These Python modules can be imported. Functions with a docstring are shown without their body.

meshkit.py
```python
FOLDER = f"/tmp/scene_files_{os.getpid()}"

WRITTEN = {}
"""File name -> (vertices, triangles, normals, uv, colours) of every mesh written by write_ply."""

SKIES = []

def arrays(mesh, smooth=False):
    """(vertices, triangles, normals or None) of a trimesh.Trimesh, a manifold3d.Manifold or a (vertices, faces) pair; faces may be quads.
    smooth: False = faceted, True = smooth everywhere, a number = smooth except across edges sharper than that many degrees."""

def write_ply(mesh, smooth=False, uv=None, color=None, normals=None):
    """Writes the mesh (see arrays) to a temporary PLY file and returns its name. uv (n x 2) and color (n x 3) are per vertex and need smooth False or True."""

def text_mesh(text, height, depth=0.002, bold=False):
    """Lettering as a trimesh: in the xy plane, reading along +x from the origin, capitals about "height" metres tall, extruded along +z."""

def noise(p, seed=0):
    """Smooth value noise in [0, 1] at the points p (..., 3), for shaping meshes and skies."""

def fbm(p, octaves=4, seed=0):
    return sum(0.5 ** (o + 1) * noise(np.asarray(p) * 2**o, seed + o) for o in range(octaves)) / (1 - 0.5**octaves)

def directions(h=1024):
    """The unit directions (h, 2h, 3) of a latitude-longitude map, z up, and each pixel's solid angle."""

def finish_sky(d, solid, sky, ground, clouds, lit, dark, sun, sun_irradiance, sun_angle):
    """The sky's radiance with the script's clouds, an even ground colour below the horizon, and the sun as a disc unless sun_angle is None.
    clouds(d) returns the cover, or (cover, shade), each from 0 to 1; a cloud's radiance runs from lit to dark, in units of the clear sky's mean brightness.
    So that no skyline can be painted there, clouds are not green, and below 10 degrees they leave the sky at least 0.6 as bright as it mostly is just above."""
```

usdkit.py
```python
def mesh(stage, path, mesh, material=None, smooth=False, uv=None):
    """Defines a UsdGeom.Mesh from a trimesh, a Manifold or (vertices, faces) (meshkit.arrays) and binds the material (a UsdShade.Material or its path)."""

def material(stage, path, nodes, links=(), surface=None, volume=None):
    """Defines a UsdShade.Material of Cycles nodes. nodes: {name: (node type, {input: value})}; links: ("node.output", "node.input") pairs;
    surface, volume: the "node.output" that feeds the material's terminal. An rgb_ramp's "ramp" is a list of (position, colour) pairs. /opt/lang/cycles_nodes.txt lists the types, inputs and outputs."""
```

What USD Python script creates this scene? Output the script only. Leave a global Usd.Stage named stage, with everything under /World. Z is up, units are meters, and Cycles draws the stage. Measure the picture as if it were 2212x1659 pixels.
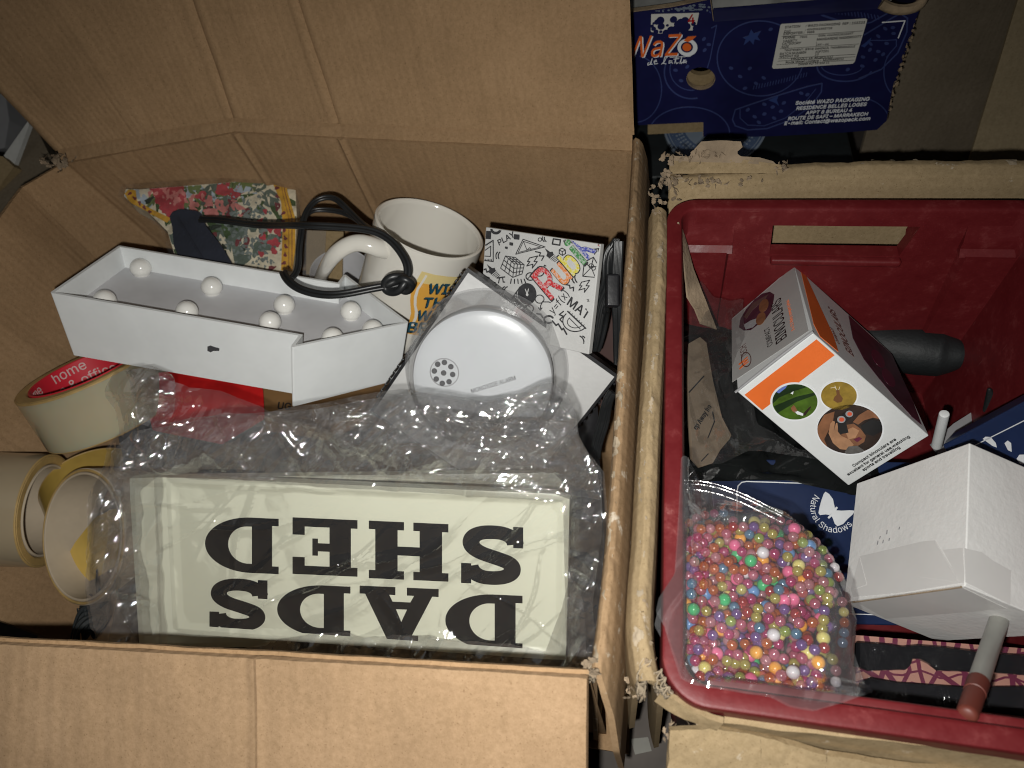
import math, random
import numpy as np, trimesh, usdkit, meshkit
import manifold3d as m3
from shapely.geometry import Polygon, LineString, Point, box as sbox
from shapely import affinity
from shapely.ops import unary_union
from pxr import Usd, UsdGeom, UsdLux, UsdShade, Gf, Sdf, Vt

rng = np.random.default_rng(7); random.seed(7)
stage = Usd.Stage.CreateInMemory()
UsdGeom.SetStageUpAxis(stage, UsdGeom.Tokens.z); UsdGeom.SetStageMetersPerUnit(stage, 1.0)
UsdGeom.Xform.Define(stage, '/World'); UsdGeom.Scope.Define(stage, '/World/Looks')

# ---------------------------------------------------------------- camera and lamps
W, H, FPX = 2212.0, 1659.0, 1533.0
EYE = np.array([0.0, 0.0, 0.36])
R = np.array([0.98396691, 0.10854717, -0.1415155]); U = np.array([-0.01175253, 0.8312031, 0.55584466]); F = np.cross(U, R); F /= np.linalg.norm(F)
U = np.cross(R, F)
cam = UsdGeom.Camera.Define(stage, '/World/camera')
cam.CreateHorizontalApertureAttr(36.0); cam.CreateVerticalApertureAttr(27.0); cam.CreateFocalLengthAttr(36.0 * FPX / W)
cam.CreateClippingRangeAttr(Gf.Vec2f(0.01, 50)); cam.CreateExposureAttr(0.0)
cam.CreateFStopAttr(9.0); cam.CreateFocusDistanceAttr(0.47)
mt = np.eye(4); mt[0, :3] = R; mt[1, :3] = U; mt[2, :3] = -F; mt[3, :3] = EYE
UsdGeom.Xformable(cam).AddTransformOp().Set(Gf.Matrix4d(*map(float, mt.ravel())))

FLASH = EYE - 0.016 * R - 0.022 * U
fl = UsdLux.SphereLight.Define(stage, '/World/phone_flash'); fl.CreateRadiusAttr(0.004); fl.CreateNormalizeAttr(True)
fl.CreateIntensityAttr(3.75); fl.CreateColorAttr(Gf.Vec3f(1.0, 0.985, 0.94))
sh = UsdLux.ShapingAPI.Apply(fl.GetPrim()); sh.CreateShapingConeAngleAttr(71.0); sh.CreateShapingConeSoftnessAttr(1.0)
AIM = F + R * ((1000 - W / 2) / FPX) - U * ((1220 - H / 2) / FPX); AIM /= np.linalg.norm(AIM); ZX = np.cross(U, -AIM); ZX /= np.linalg.norm(ZX)
ml = np.eye(4); ml[0, :3] = ZX; ml[1, :3] = np.cross(-AIM, ZX); ml[2, :3] = -AIM; ml[3, :3] = FLASH
UsdGeom.Xformable(fl).AddTransformOp().Set(Gf.Matrix4d(*map(float, ml.ravel())))
am = UsdLux.RectLight.Define(stage, '/World/ambient_fill'); am.CreateWidthAttr(1.6); am.CreateHeightAttr(1.6); am.CreateNormalizeAttr(True)  # added overhead fill for the faint ambient light, not a real lamp
am.CreateIntensityAttr(0.4); am.CreateColorAttr(Gf.Vec3f(1.0, 0.98, 0.95))
UsdGeom.Xformable(am).AddTranslateOp().Set(Gf.Vec3d(-0.3, 0.1, 2.2))

# ---------------------------------------------------------------- measuring: photo positions (2212 wide) to points in the room
def ray(px, py): return F + R * ((px - W / 2) / FPX) - U * ((py - H / 2) / FPX)
def P(px, py, z=0.0):
    d = ray(px, py); return EYE + d * ((z - EYE[2]) / d[2])
def PD(px, py, dep): return EYE + ray(px, py) * dep
def PL(px, py, o, n):
    d = ray(px, py); return EYE + d * (np.dot(np.asarray(o) - EYE, n) / np.dot(d, n))
def pj(p):
    d = np.asarray(p) - EYE; z = d @ F
    return np.stack([W / 2 + FPX * (d @ R) / z, H / 2 - FPX * (d @ U) / z], -1)
def unit(v): v = np.asarray(v, float); return v / np.linalg.norm(v)

# ---------------------------------------------------------------- writing things
used = {}
def numbered(path):
    k = used.get(path, -1) + 1; used[path] = k
    return path if k == 0 else f'{path}_{k:03d}'
base_of = {}
def thing(name, label, cat, loc=(0, 0, 0), group=None, kind=None):
    p = numbered('/World/' + name); x = UsdGeom.Xform.Define(stage, p); x.AddTranslateOp().Set(Gf.Vec3d(*map(float, loc)))
    pr = x.GetPrim(); pr.SetCustomDataByKey('label', label); pr.SetCustomDataByKey('category', cat)
    if group: pr.SetCustomDataByKey('group', group)
    if kind: pr.SetCustomDataByKey('kind', kind)
    base_of[p] = np.asarray(loc, float); return p
def tri(mesh):
    if hasattr(mesh, 'to_mesh'):
        m = mesh.to_mesh(); return np.array(m.vert_properties[:, :3], float), np.array(m.tri_verts, int)
    if isinstance(mesh, tuple): return np.array(mesh[0], float), np.array(mesh[1], int)
    return np.array(mesh.vertices, float), np.array(mesh.faces, int)
def obj(name, mesh, mat, parent='/World', smooth=False, uv=None, label=None, kind=None, cat=None, group=None):
    p = numbered(f'{parent}/{name}'); v, f = tri(mesh); b = base_of.get(parent, np.zeros(3)); base_of[p] = b
    g = usdkit.mesh(stage, p, (v - b, f), M[mat], smooth=smooth, uv=uv); pr = g.GetPrim()
    for k, val in (('label', label), ('kind', kind), ('category', cat), ('group', group)):
        if val: pr.SetCustomDataByKey(k, val)
    return p
def join(parts):
    vs, fs, n = [], [], 0
    for q in parts:
        v, f = tri(q); vs.append(v); fs.append(f + n); n += len(v)
    return np.vstack(vs), np.vstack(fs)

# ---------------------------------------------------------------- materials
M = {}
def mat(name, nodes, links, surface='p.BSDF'):
    M[name] = usdkit.material(stage, '/World/Looks/' + name, nodes, links, surface=surface)
def plain(name, col, rough=0.5, bump=0.0, scale=200, var=0.12, spec=0.5, **kw):
    c = np.array(col, float)
    n = {'t': ('texture_coordinate', {}), 'n': ('noise_texture', {'scale': scale, 'detail': 4}), 'n2': ('noise_texture', {'scale': scale * 0.09, 'detail': 5, 'roughness': .65}),
         'r': ('rgb_ramp', {'ramp': [(0.3, c * (1 - var)), (0.7, np.clip(c * (1 + var), 0, 1))]}), 'p': ('principled_bsdf', {'roughness': rough, 'specular_ior_level': spec, **kw})}
    l = [('t.object', 'n.vector'), ('t.object', 'n2.vector'), ('n2.fac', 'r.fac'), ('r.color', 'p.base_color')]
    if bump:
        n['b'] = ('bump', {'strength': bump, 'distance': 0.001}); l += [('n.fac', 'b.height'), ('b.normal', 'p.normal')]
    mat(name, n, l)
def kraft(name, col, flute=145.0, amp=0.35, pale=0.0, stain=0.16):
    """Corrugated board; uv in metres: u across the flutes, v along them."""
    c = np.array(col, float)
    n = {'t': ('texture_coordinate', {}), 'sx': ('separate_xyz', {}), 'm1': ('math', {'math_type': 'multiply', 'value2': flute * 2 * math.pi}), 's': ('math', {'math_type': 'sine'}),
         'wob': ('noise_texture', {'scale': 30, 'detail': 2}), 'wa': ('math', {'math_type': 'multiply_add', 'value2': 0.7}),
         'mp': ('mapping', {'scale': (120, 12, 1)}), 'st': ('noise_texture', {'scale': 1, 'detail': 3, 'roughness': .6}),
         'fib': ('noise_texture', {'scale': 330, 'detail': 6, 'roughness': .8}), 'big': ('noise_texture', {'scale': 16, 'detail': 5, 'roughness': .6}),
         'h1': ('math', {'math_type': 'multiply_add', 'value2': amp}), 'stm': ('math', {'math_type': 'multiply', 'value2': .12}),
         'h2': ('math', {'math_type': 'multiply_add', 'value2': 0.55}),
         'b': ('bump', {'strength': 0.55, 'distance': 0.0006}),
         'r': ('rgb_ramp', {'ramp': [(0.25, c * (1 - stain)), (0.55, c), (0.8, np.clip(c * (1 + stain) + .01, 0, 1))]}),
         'r2': ('rgb_ramp', {'ramp': [(0.34, (.84, .83, .80)), (0.66, (1.10, 1.10, 1.12))]}), 'mx': ('mix', {'mix_type': 'multiply', 'fac': 1.0}),
         'spk': ('noise_texture', {'scale': 900, 'detail': 2}), 'r3': ('rgb_ramp', {'ramp': [(0.27, (.55, .5, .45)), (0.36, (1, 1, 1))]}), 'mx3': ('mix', {'mix_type': 'multiply', 'fac': 0.7}),
         'p': ('principled_bsdf', {'roughness': 0.85, 'specular_ior_level': 0.12})}
    l = [('t.UV', 'sx.vector'), ('t.object', 'wob.vector'), ('wob.fac', 'wa.value1'), ('m1.value', 'wa.value3'), ('sx.x', 'm1.value1'), ('wa.value', 's.value1'), ('t.UV', 'mp.vector'), ('mp.vector', 'st.vector'),
         ('t.object', 'fib.vector'), ('t.object', 'big.vector'), ('st.fac', 'stm.value1'), ('s.value', 'h1.value1'), ('stm.value', 'h1.value3'), ('fib.fac', 'h2.value1'), ('h1.value', 'h2.value3'), ('h2.value', 'b.height'),
         ('b.normal', 'p.normal'), ('big.fac', 'r.fac'), ('fib.fac', 'r2.fac'), ('r.color', 'mx.color1'), ('r2.color', 'mx.color2'), ('t.object', 'spk.vector'), ('spk.fac', 'r3.fac'), ('mx.color', 'mx3.color1'), ('r3.color', 'mx3.color2')]
    last = 'mx3.color'
    if pale:
        n.update({'pn': ('noise_texture', {'scale': 90, 'detail': 5, 'roughness': .7}), 'pr': ('rgb_ramp', {'ramp': [(1 - pale, (0, 0, 0)), (min(1, 1.08 - pale), (1, 1, 1))]}), 'pm': ('mix', {'color2': (.50, .43, .34)})})
        l += [('t.object', 'pn.vector'), ('pn.fac', 'pr.fac'), ('pr.color', 'pm.fac'), (last, 'pm.color1')]; last = 'pm.color'
    mat(name, n, l + [(last, 'p.base_color')])
kraft('kraft', (.325, .208, .112), amp=.22, stain=.14); kraft('kraft_worn', (.31, .205, .115), pale=.40, amp=.12); kraft('kraft_front', (.335, .222, .128), flute=110, amp=.2, stain=.14)
kraft('kraft_grey', (.36, .285, .175), amp=.15); kraft('kraft_tan', (.33, .245, .14), pale=.36, amp=.10); kraft('taupe_card', (.19, .155, .11), amp=.1); kraft('kraft_back', (.25, .185, .10), amp=.2)
plain('torn_paper', (.26, .195, .13), .9, .8, 300, .35); plain('torn_pale', (.33, .265, .185), .9, .8, 300, .25); plain('torn_brown', (.27, .20, .125), .9, .8, 300, .4)
plain('dark_floor', (.075, .064, .056), .8, .6, 90, .5); plain('scrap', (.22, .215, .19), .8, .2)
def white_plastic(name, col, rough, coat=.0, sss=.0):
    plain(name, col, rough, .05, 300, .05, coat_weight=coat)
white_plastic('white_plastic', (.72, .74, .74), .38); white_plastic('bulb_white', (.75, .74, .70), .16, .3)
plain('floor_white', (.56, .56, .575), .5, .1, 250, .08)
plain('ceramic', (.70, .675, .61), .12, .02, 60, .04, coat_weight=.6); plain('black_plastic', (.012, .012, .014), .3, .1, 300, .3); plain('black_gloss', (.010, .010, .012), .12, .03, 90, .3)
plain('cord_black', (.014, .015, .016), .38, .1, 300, .3); plain('navy_cloth', (.012, .015, .026), .85, .5, 500, .3); plain('charcoal', (.028, .028, .031), .55, .5, 120, .4)
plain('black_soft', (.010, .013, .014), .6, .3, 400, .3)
n_ = {'t': ('texture_coordinate', {}), 'n': ('noise_texture', {'scale': 260, 'detail': 4}), 'd': ('noise_texture', {'scale': 60, 'detail': 6, 'roughness': .75}), 'mp': ('mapping', {'scale': (30, 500, 60), 'rotation': (.4, .2, .7)}), 'sc': ('noise_texture', {'scale': 1, 'detail': 3}),
      'r': ('rgb_ramp', {'ramp': [(.3, (.105, .0085, .0108)), (.55, (.128, .0108, .013)), (.66, (.165, .024, .025)), (.78, (.30, .11, .10))]}), 'r2': ('rgb_ramp', {'ramp': [(.70, (0, 0, 0)), (.76, (.35, .35, .35))]}), 'mx': ('mix', {'color2': (.36, .13, .12)}), 'b': ('bump', {'strength': .14, 'distance': .001}), 'rr': ('map_range', {'from_min': .3, 'from_max': .7, 'to_min': .36, 'to_max': .6}), 'p': ('principled_bsdf', {'specular_ior_level': .34})}
mat('tote_red', n_, [('t.object', 'n.vector'), ('t.object', 'd.vector'), ('t.object', 'mp.vector'), ('mp.vector', 'sc.vector'), ('d.fac', 'r.fac'), ('sc.fac', 'r2.fac'), ('r2.color', 'mx.fac'), ('r.color', 'mx.color1'), ('mx.color', 'p.base_color'), ('d.fac', 'rr.value'), ('rr.result', 'p.roughness'), ('n.fac', 'b.height'), ('b.normal', 'p.normal')])
plain('card_brown', (.135, .10, .066), .8, .3, 200, .2); plain('maroon_card', (.045, .016, .012), .6)
plain('print_black', (.012, .012, .013), .35); plain('print_grey', (.05, .05, .055), .6); plain('ink_dark', (.03, .03, .033), .6, var=.35, scale=2500); plain('ink_hole', (.05, .05, .055), .6)
plain('sign_cream', (.615, .62, .50), .33, .03, 60, .04); plain('orange_print', (.74, .15, .028), .4); plain('card_white', (.66, .68, .68), .45, .05, 300, .04); plain('grey_card', (.30, .30, .31), .6, .2, 300, .1)
plain('box_white', (.73, .725, .71), .62, .25, 300, .06); plain('tape_sheen', (.645, .635, .62), .3, .1, 60, .08)
plain('pack_card', (.47, .47, .465), .45, .15, 300, .08); plain('doodle_card', (.50, .50, .49), .6, .25, 160, .1); plain('disc_white', (.56, .58, .60), .3, .06, 220, .04)
plain('navy_box', (.012, .024, .075), .38, .05, 200, .2); plain('print_white', (.72, .74, .76), .5); plain('crate_navy', (.010, .011, .055), .3, .06, 200, .3); plain('crate_line', (.035, .05, .15), .4, var=.3)
plain('crate_star', (.028, .05, .17), .4); plain('wazo_orange', (.70, .13, .02), .45); plain('label_paper', (.56, .55, .50), .6, .1, 100, .08)
plain('beer', (.72, .37, .065), .2, var=.06, coat_weight=.5); plain('foam', (.72, .58, .26), .2, var=.05, coat_weight=.5); plain('teal_ink', (.015, .075, .115), .25, coat_weight=.5); plain('ink_shadow', (.01, .013, .02), .25)
for nm, cl in dict(red=(.50, .025, .03), orange=(.62, .20, .045), yellow=(.60, .52, .05), green=(.05, .22, .06), blue=(.06, .075, .34), purple=(.10, .05, .2)).items():
    n = {'t': ('texture_coordinate', {}), 'v': ('noise_texture', {'scale': 700, 'detail': 1}), 'r': ('rgb_ramp', {'ramp': [(.45, cl), (.62, np.array(cl) * .5 + .32)]}), 'p': ('principled_bsdf', {'roughness': .6})}
    mat('crayon_' + nm, n, [('t.object', 'v.vector'), ('v.fac', 'r.fac'), ('r.color', 'p.base_color')])
plain('tape_clear', (.37, .315, .215), .18, .04, 60, .1, coat_weight=.4, subsurface_weight=.4, subsurface_scale=.01); plain('tape_clear_warm', (.31, .25, .165), .18, .04, 60, .1, coat_weight=.4)
plain('tape_edge', (.36, .24, .09), .45, .3, 500, .2); plain('core_card', (.40, .33, .24), .75, .2, 200, .1); plain('core_red', (.52, .015, .03), .5); plain('gold', (.44, .30, .07), .22, .5, 60, .5); plain('core_print', (.55, .42, .40), .5)
plain('red_pack', (.42, .012, .012), .2, .2, 120, .4); plain('brown_pack', (.16, .085, .03), .4)
plain('pen_silver', (.36, .36, .33), .35, metallic=.3); plain('pen_brown', (.13, .03, .02), .5, .1); plain('pink_card', (.40, .20, .155), .4); plain('maroon_print', (.12, .012, .04), .4)
plain('lawn', (.06, .12, .012), .4, var=.5, scale=900); plain('lawn_dark', (.012, .03, .008), .4, var=.4, scale=900); plain('field', (.26, .17, .025), .4, var=.4, scale=900); plain('deer_brown', (.14, .06, .02), .5); plain('sky_print', (.12, .18, .5), .4)
plain('photo_dark', (.028, .016, .012), .4, var=.6, scale=700); plain('photo_skin', (.40, .21, .11), .4, var=.35, scale=600); plain('photo_skin_dark', (.22, .095, .045), .4, var=.4, scale=600); plain('photo_grey', (.09, .085, .08), .4, var=.6, scale=1500); plain('photo_purple', (.06, .02, .035), .4, var=.5, scale=700)
plain('silver_print', (.39, .385, .375), .4, var=.06); plain('lens_red', (.6, .09, .04), .3); plain('faded_print', (.11, .06, .055), .5)
for nm, cl in dict(rose=(.38, .05, .06), rose_light=(.55, .20, .18), leaf=(.05, .085, .03), leaf_light=(.13, .17, .06), grey_green=(.10, .13, .105), pale_blue=(.36, .42, .48), cream=(.62, .56, .42), plum=(.16, .035, .04), gold_trim=(.55, .30, .03), blossom=(.17, .20, .19), dark_leaf=(.018, .028, .018)).items():
    plain('petal_' + nm, cl, .4, var=.3, scale=900)
plain('cloth_white', (.42, .42, .40), .9, .5, 200, .2); plain('newsprint', (.22, .22, .21), .8, .2, 120, .6); plain('plate_blue', (.05, .075, .13), .3); plain('plate_white', (.14, .17, .21), .3)
def bead_mat(name, col, trans):
    c = np.array(col)
    if not trans: return plain(name, col, .22, var=.04, coat_weight=.4)
    mat(name, {'t': ('transparent_bsdf', {'color': tuple(.12 + .88 * c ** .6)}), 'd': ('diffuse_bsdf', {'color': tuple(c * .82)}), 'g': ('glossy_bsdf', {'roughness': .12}), 'fr': ('fresnel', {'IOR': 1.5}), 'm1': ('mix_closure', {'fac': .53}), 'm2': ('mix_closure', {'fac': .15}), 'tl': ('translucent_bsdf', {'color': tuple(c)}), 'm0': ('mix_closure', {'fac': .35})},
        [('d.BSDF', 'm0.closure1'), ('tl.BSDF', 'm0.closure2'), ('t.BSDF', 'm1.closure1'), ('m0.closure', 'm1.closure2'), ('m1.closure', 'm2.closure1'), ('g.BSDF', 'm2.closure2')], 'm2.closure')
BEADS = {'pink': ((.95, .30, .45), .72), 'magenta': ((.85, .08, .35), .6), 'blush': ((.97, .48, .55), .8), 'orange': ((.95, .28, .05), .6), 'yellow': ((.90, .85, .22), .75), 'sky': ((.25, .55, .80), .75), 'violet': ((.45, .25, .72), .72), 'red': ((.80, .08, .08), .6), 'lime': ((.65, .85, .2), .75),
         'solid_green': ((.06, .50, .18), 0), 'solid_white': ((.75, .74, .76), 0), 'solid_amber': ((.85, .40, .05), 0), 'solid_rose': ((.80, .16, .32), 0), 'solid_yellow': ((.75, .70, .22), 0), 'solid_blue': ((.12, .28, .55), 0)}
for k, (c, t) in BEADS.items(): bead_mat('bead_' + k, c, t)
def film(name, haze=.05, rough=.10, tint=(1, 1, 1), bump=.5, scale=70, ior=1.5, hazecol=(.8, .8, .82)):
    mat(name, {'t': ('texture_coordinate', {}), 'n': ('noise_texture', {'scale': scale, 'detail': 5, 'roughness': .6, 'distortion': .8}), 'b': ('bump', {'strength': bump, 'distance': .002}),
               'fr': ('fresnel', {'IOR': ior}), 'cl': ('math', {'math_type': 'minimum', 'value2': .30}), 'tr': ('transparent_bsdf', {'color': tint}), 'g': ('glossy_bsdf', {'roughness': rough, 'color': (1, 1, 1)}), 'd': ('diffuse_bsdf', {'color': hazecol}),
               'm1': ('mix_closure', {'fac': haze}), 'm2': ('mix_closure', {})},
        [('t.object', 'n.vector'), ('n.fac', 'b.height'), ('b.normal', 'g.normal'), ('b.normal', 'fr.normal'), ('tr.BSDF', 'm1.closure1'), ('d.BSDF', 'm1.closure2'), ('fr.fac', 'cl.value1'), ('cl.value', 'm2.fac'), ('m1.closure', 'm2.closure1'), ('g.BSDF', 'm2.closure2')], 'm2.closure')
film('cellophane', .032, .05, (.985, .985, .985), .10, 170, 2.6, hazecol=(.85, .85, .87)); film('cellophane_thick', .045, .05, (.98, .98, .98), .12, 180, 2.7, hazecol=(.85, .85, .87)); film('bag_film', .05, .05, (.965, .955, .965), .10, 150, 2.4)
film('clear_film', .018, .06, (.97, .97, .97), .2, 120); film('blister_clear', .05, .12, (.95, .95, .95), .15, 60, 1.5)
film('sign_film', .010, .06, (.985, .985, .985), .12, 150, 1.8)
film('wrap_clear', .006, .12, (.98, .98, .98), .6, 90)
plain('poly_black', (.008, .009, .009), .12, .9, 60, .4)

# ---------------------------------------------------------------- shapes
def sheet(fn, nu, nv, t, flip=False, su=None, sv=None, noise=0.0, nscale=30, seed=0, streak=0.0, fold=0.0):
    """fn(u, v) -> points on a grid of a board with thickness t behind it. Returns mesh and uv in metres."""
    u, v = np.meshgrid(np.linspace(0, 1, nu), np.linspace(0, 1, nv), indexing='ij')
    p = np.asarray(fn(u.ravel(), v.ravel())).reshape(nu, nv, 3)
    def normals(p):
        n = np.cross(np.gradient(p, axis=0), np.gradient(p, axis=1)); n /= np.linalg.norm(n, axis=2, keepdims=True) + 1e-12
        return -n if flip else n
    n = normals(p)
    if noise: p = p + n * ((meshkit.fbm(p * nscale, 4, seed) - .5) * 2 * noise)[..., None]; n = normals(p)
    if streak:
        L_ = np.linalg.norm(p[-1, 0] - p[0, 0]); uu_ = u * L_; sn = meshkit.fbm(np.stack([uu_ * 75, v * 1.6, np.full_like(u, seed * 3.7)], -1), 3, seed + 50) - .5; sn2 = np.clip(meshkit.noise(np.stack([uu_ * 42, v * .8, np.full_like(u, seed * 1.3)], -1), seed + 70) - .72, 0, 1) * 4; p = p + n * (streak * (sn * 2 - sn2))[..., None]; n = normals(p)
    if fold:
        L_ = np.linalg.norm(p[-1, 0] - p[0, 0]); e_ = np.minimum(u, 1 - u) * L_; p = p + n * (fold * (np.exp(-(e_ / .0022) ** 2) - .45 * np.exp(-((e_ - .005) / .003) ** 2)))[..., None]; n = normals(p)
    su = su or np.linalg.norm(np.diff(p[:, nv // 2], axis=0), axis=1).sum(); sv = sv or np.linalg.norm(np.diff(p[nu // 2], axis=0), axis=1).sum()
    uv = np.stack([u * su, v * sv], -1)
    i = np.arange(nu * nv).reshape(nu, nv)
    q = np.stack([i[:-1, :-1], i[1:, :-1], i[1:, 1:], i[:-1, 1:]], -1).reshape(-1, 4)
    if flip: q = q[:, ::-1]
    V = [p.reshape(-1, 3)]; T = [uv.reshape(-1, 2)]; Q = [q]; N = nu * nv
    if t:
        b = p - n * t
        V.append(b.reshape(-1, 3)); T.append(uv.reshape(-1, 2)); Q.append(q[:, ::-1] + N); off = 2 * N
        for a, bb, uu in ((p[0], b[0], uv[0]), (p[-1], b[-1], uv[-1]), (p[:, 0], b[:, 0], uv[:, 0]), (p[:, -1], b[:, -1], uv[:, -1])):
            k = len(a); V += [a, bb]; T += [uu, uu + [t, t]]
            j = np.arange(k - 1); Q.append(np.stack([j, j + 1, j + 1 + k, j + k], -1) + off); off += 2 * k
    V = np.vstack(V); T = np.vstack(T); Q = np.vstack(Q)
    return (V, np.vstack([Q[:, [0, 1, 2]], Q[:, [0, 2, 3]]])), T
def bil(a, b, c, d):
    """a-b along u at v=0, d-c along u at v=1"""
    a, b, c, d = map(np.asarray, (a, b, c, d))
    return lambda u, v: (1 - v)[:, None] * ((1 - u)[:, None] * a + u[:, None] * b) + v[:, None] * ((1 - u)[:, None] * d + u[:, None] * c)
def strips(tops, bots, nu, nv, t, **kw):
    ms, us, off = [], [], 0.0
    for k in range(len(tops) - 1):
        m, uv = sheet(bil(tops[k], tops[k + 1], bots[k + 1], bots[k]), nu, nv, t, **kw)
        w = np.linalg.norm(np.asarray(tops[k + 1]) - tops[k]); ms.append(m); us.append(uv + [off, 0]); off += w
    return join(ms), np.vstack(us)
def lathe(p0, p1, prof, n=48, start=None):
    """prof: (distance along the axis from p0 towards p1 in metres, radius)."""
    p0 = np.asarray(p0, float); a = unit(np.asarray(p1) - p0)
    x = unit(np.cross(a, [0.3, .2, 1])); y = np.cross(a, x); th = np.arange(n) * 2 * np.pi / n
    rings = [p0 + a * s + r * (np.cos(th)[:, None] * x + np.sin(th)[:, None] * y) for s, r in prof]
    return loft(rings)
def loft(rings, cap=True):
    n = len(rings[0]); V = np.vstack(rings); Q = []
    j = np.arange(n)
    for k in range(len(rings) - 1): Q.append(np.stack([k * n + j, k * n + (j + 1) % n, (k + 1) * n + (j + 1) % n, (k + 1) * n + j], -1))
    Q = np.vstack(Q); f = np.vstack([Q[:, [0, 1, 2]], Q[:, [0, 2, 3]]])
    if cap:
        c0, c1 = len(V), len(V) + 1; V = np.vstack([V, rings[0].mean(0), rings[-1].mean(0)]); k = (len(rings) - 1) * n
        f = np.vstack([f, np.stack([np.full(n, c0), (j + 1) % n, j], -1), np.stack([np.full(n, c1), k + j, k + (j + 1) % n], -1)])
    m = trimesh.Trimesh(V, f, process=False)
    if cap and m.volume < 0: m.invert()
    return m
def smooth_path(pts, n):
    from scipy.interpolate import splprep, splev
    pts = np.asarray(pts, float); k = min(3, len(pts) - 1)
    tck, _ = splprep(pts.T, s=0, k=k); return np.stack(splev(np.linspace(0, 1, n), tck), -1)
def tube(pts, r, n=60, sides=10, flat=1.0, fdir=None):
    p = smooth_path(pts, n); t = np.gradient(p, axis=0); t /= np.linalg.norm(t, axis=1, keepdims=True)
    nrm = np.array(fdir if fdir is not None else -F, float); th = np.arange(sides) * 2 * np.pi / sides; rings = []
    r = np.interp(np.linspace(0, 1, n), np.linspace(0, 1, len(np.atleast_1d(r))), np.atleast_1d(r))
    for k in range(n):
        a = unit(np.cross(t[k], nrm)); b = np.cross(a, t[k])
        rings.append(p[k] + r[k] * (flat * np.cos(th)[:, None] * a + np.sin(th)[:, None] * b))
    return loft(rings)
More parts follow.
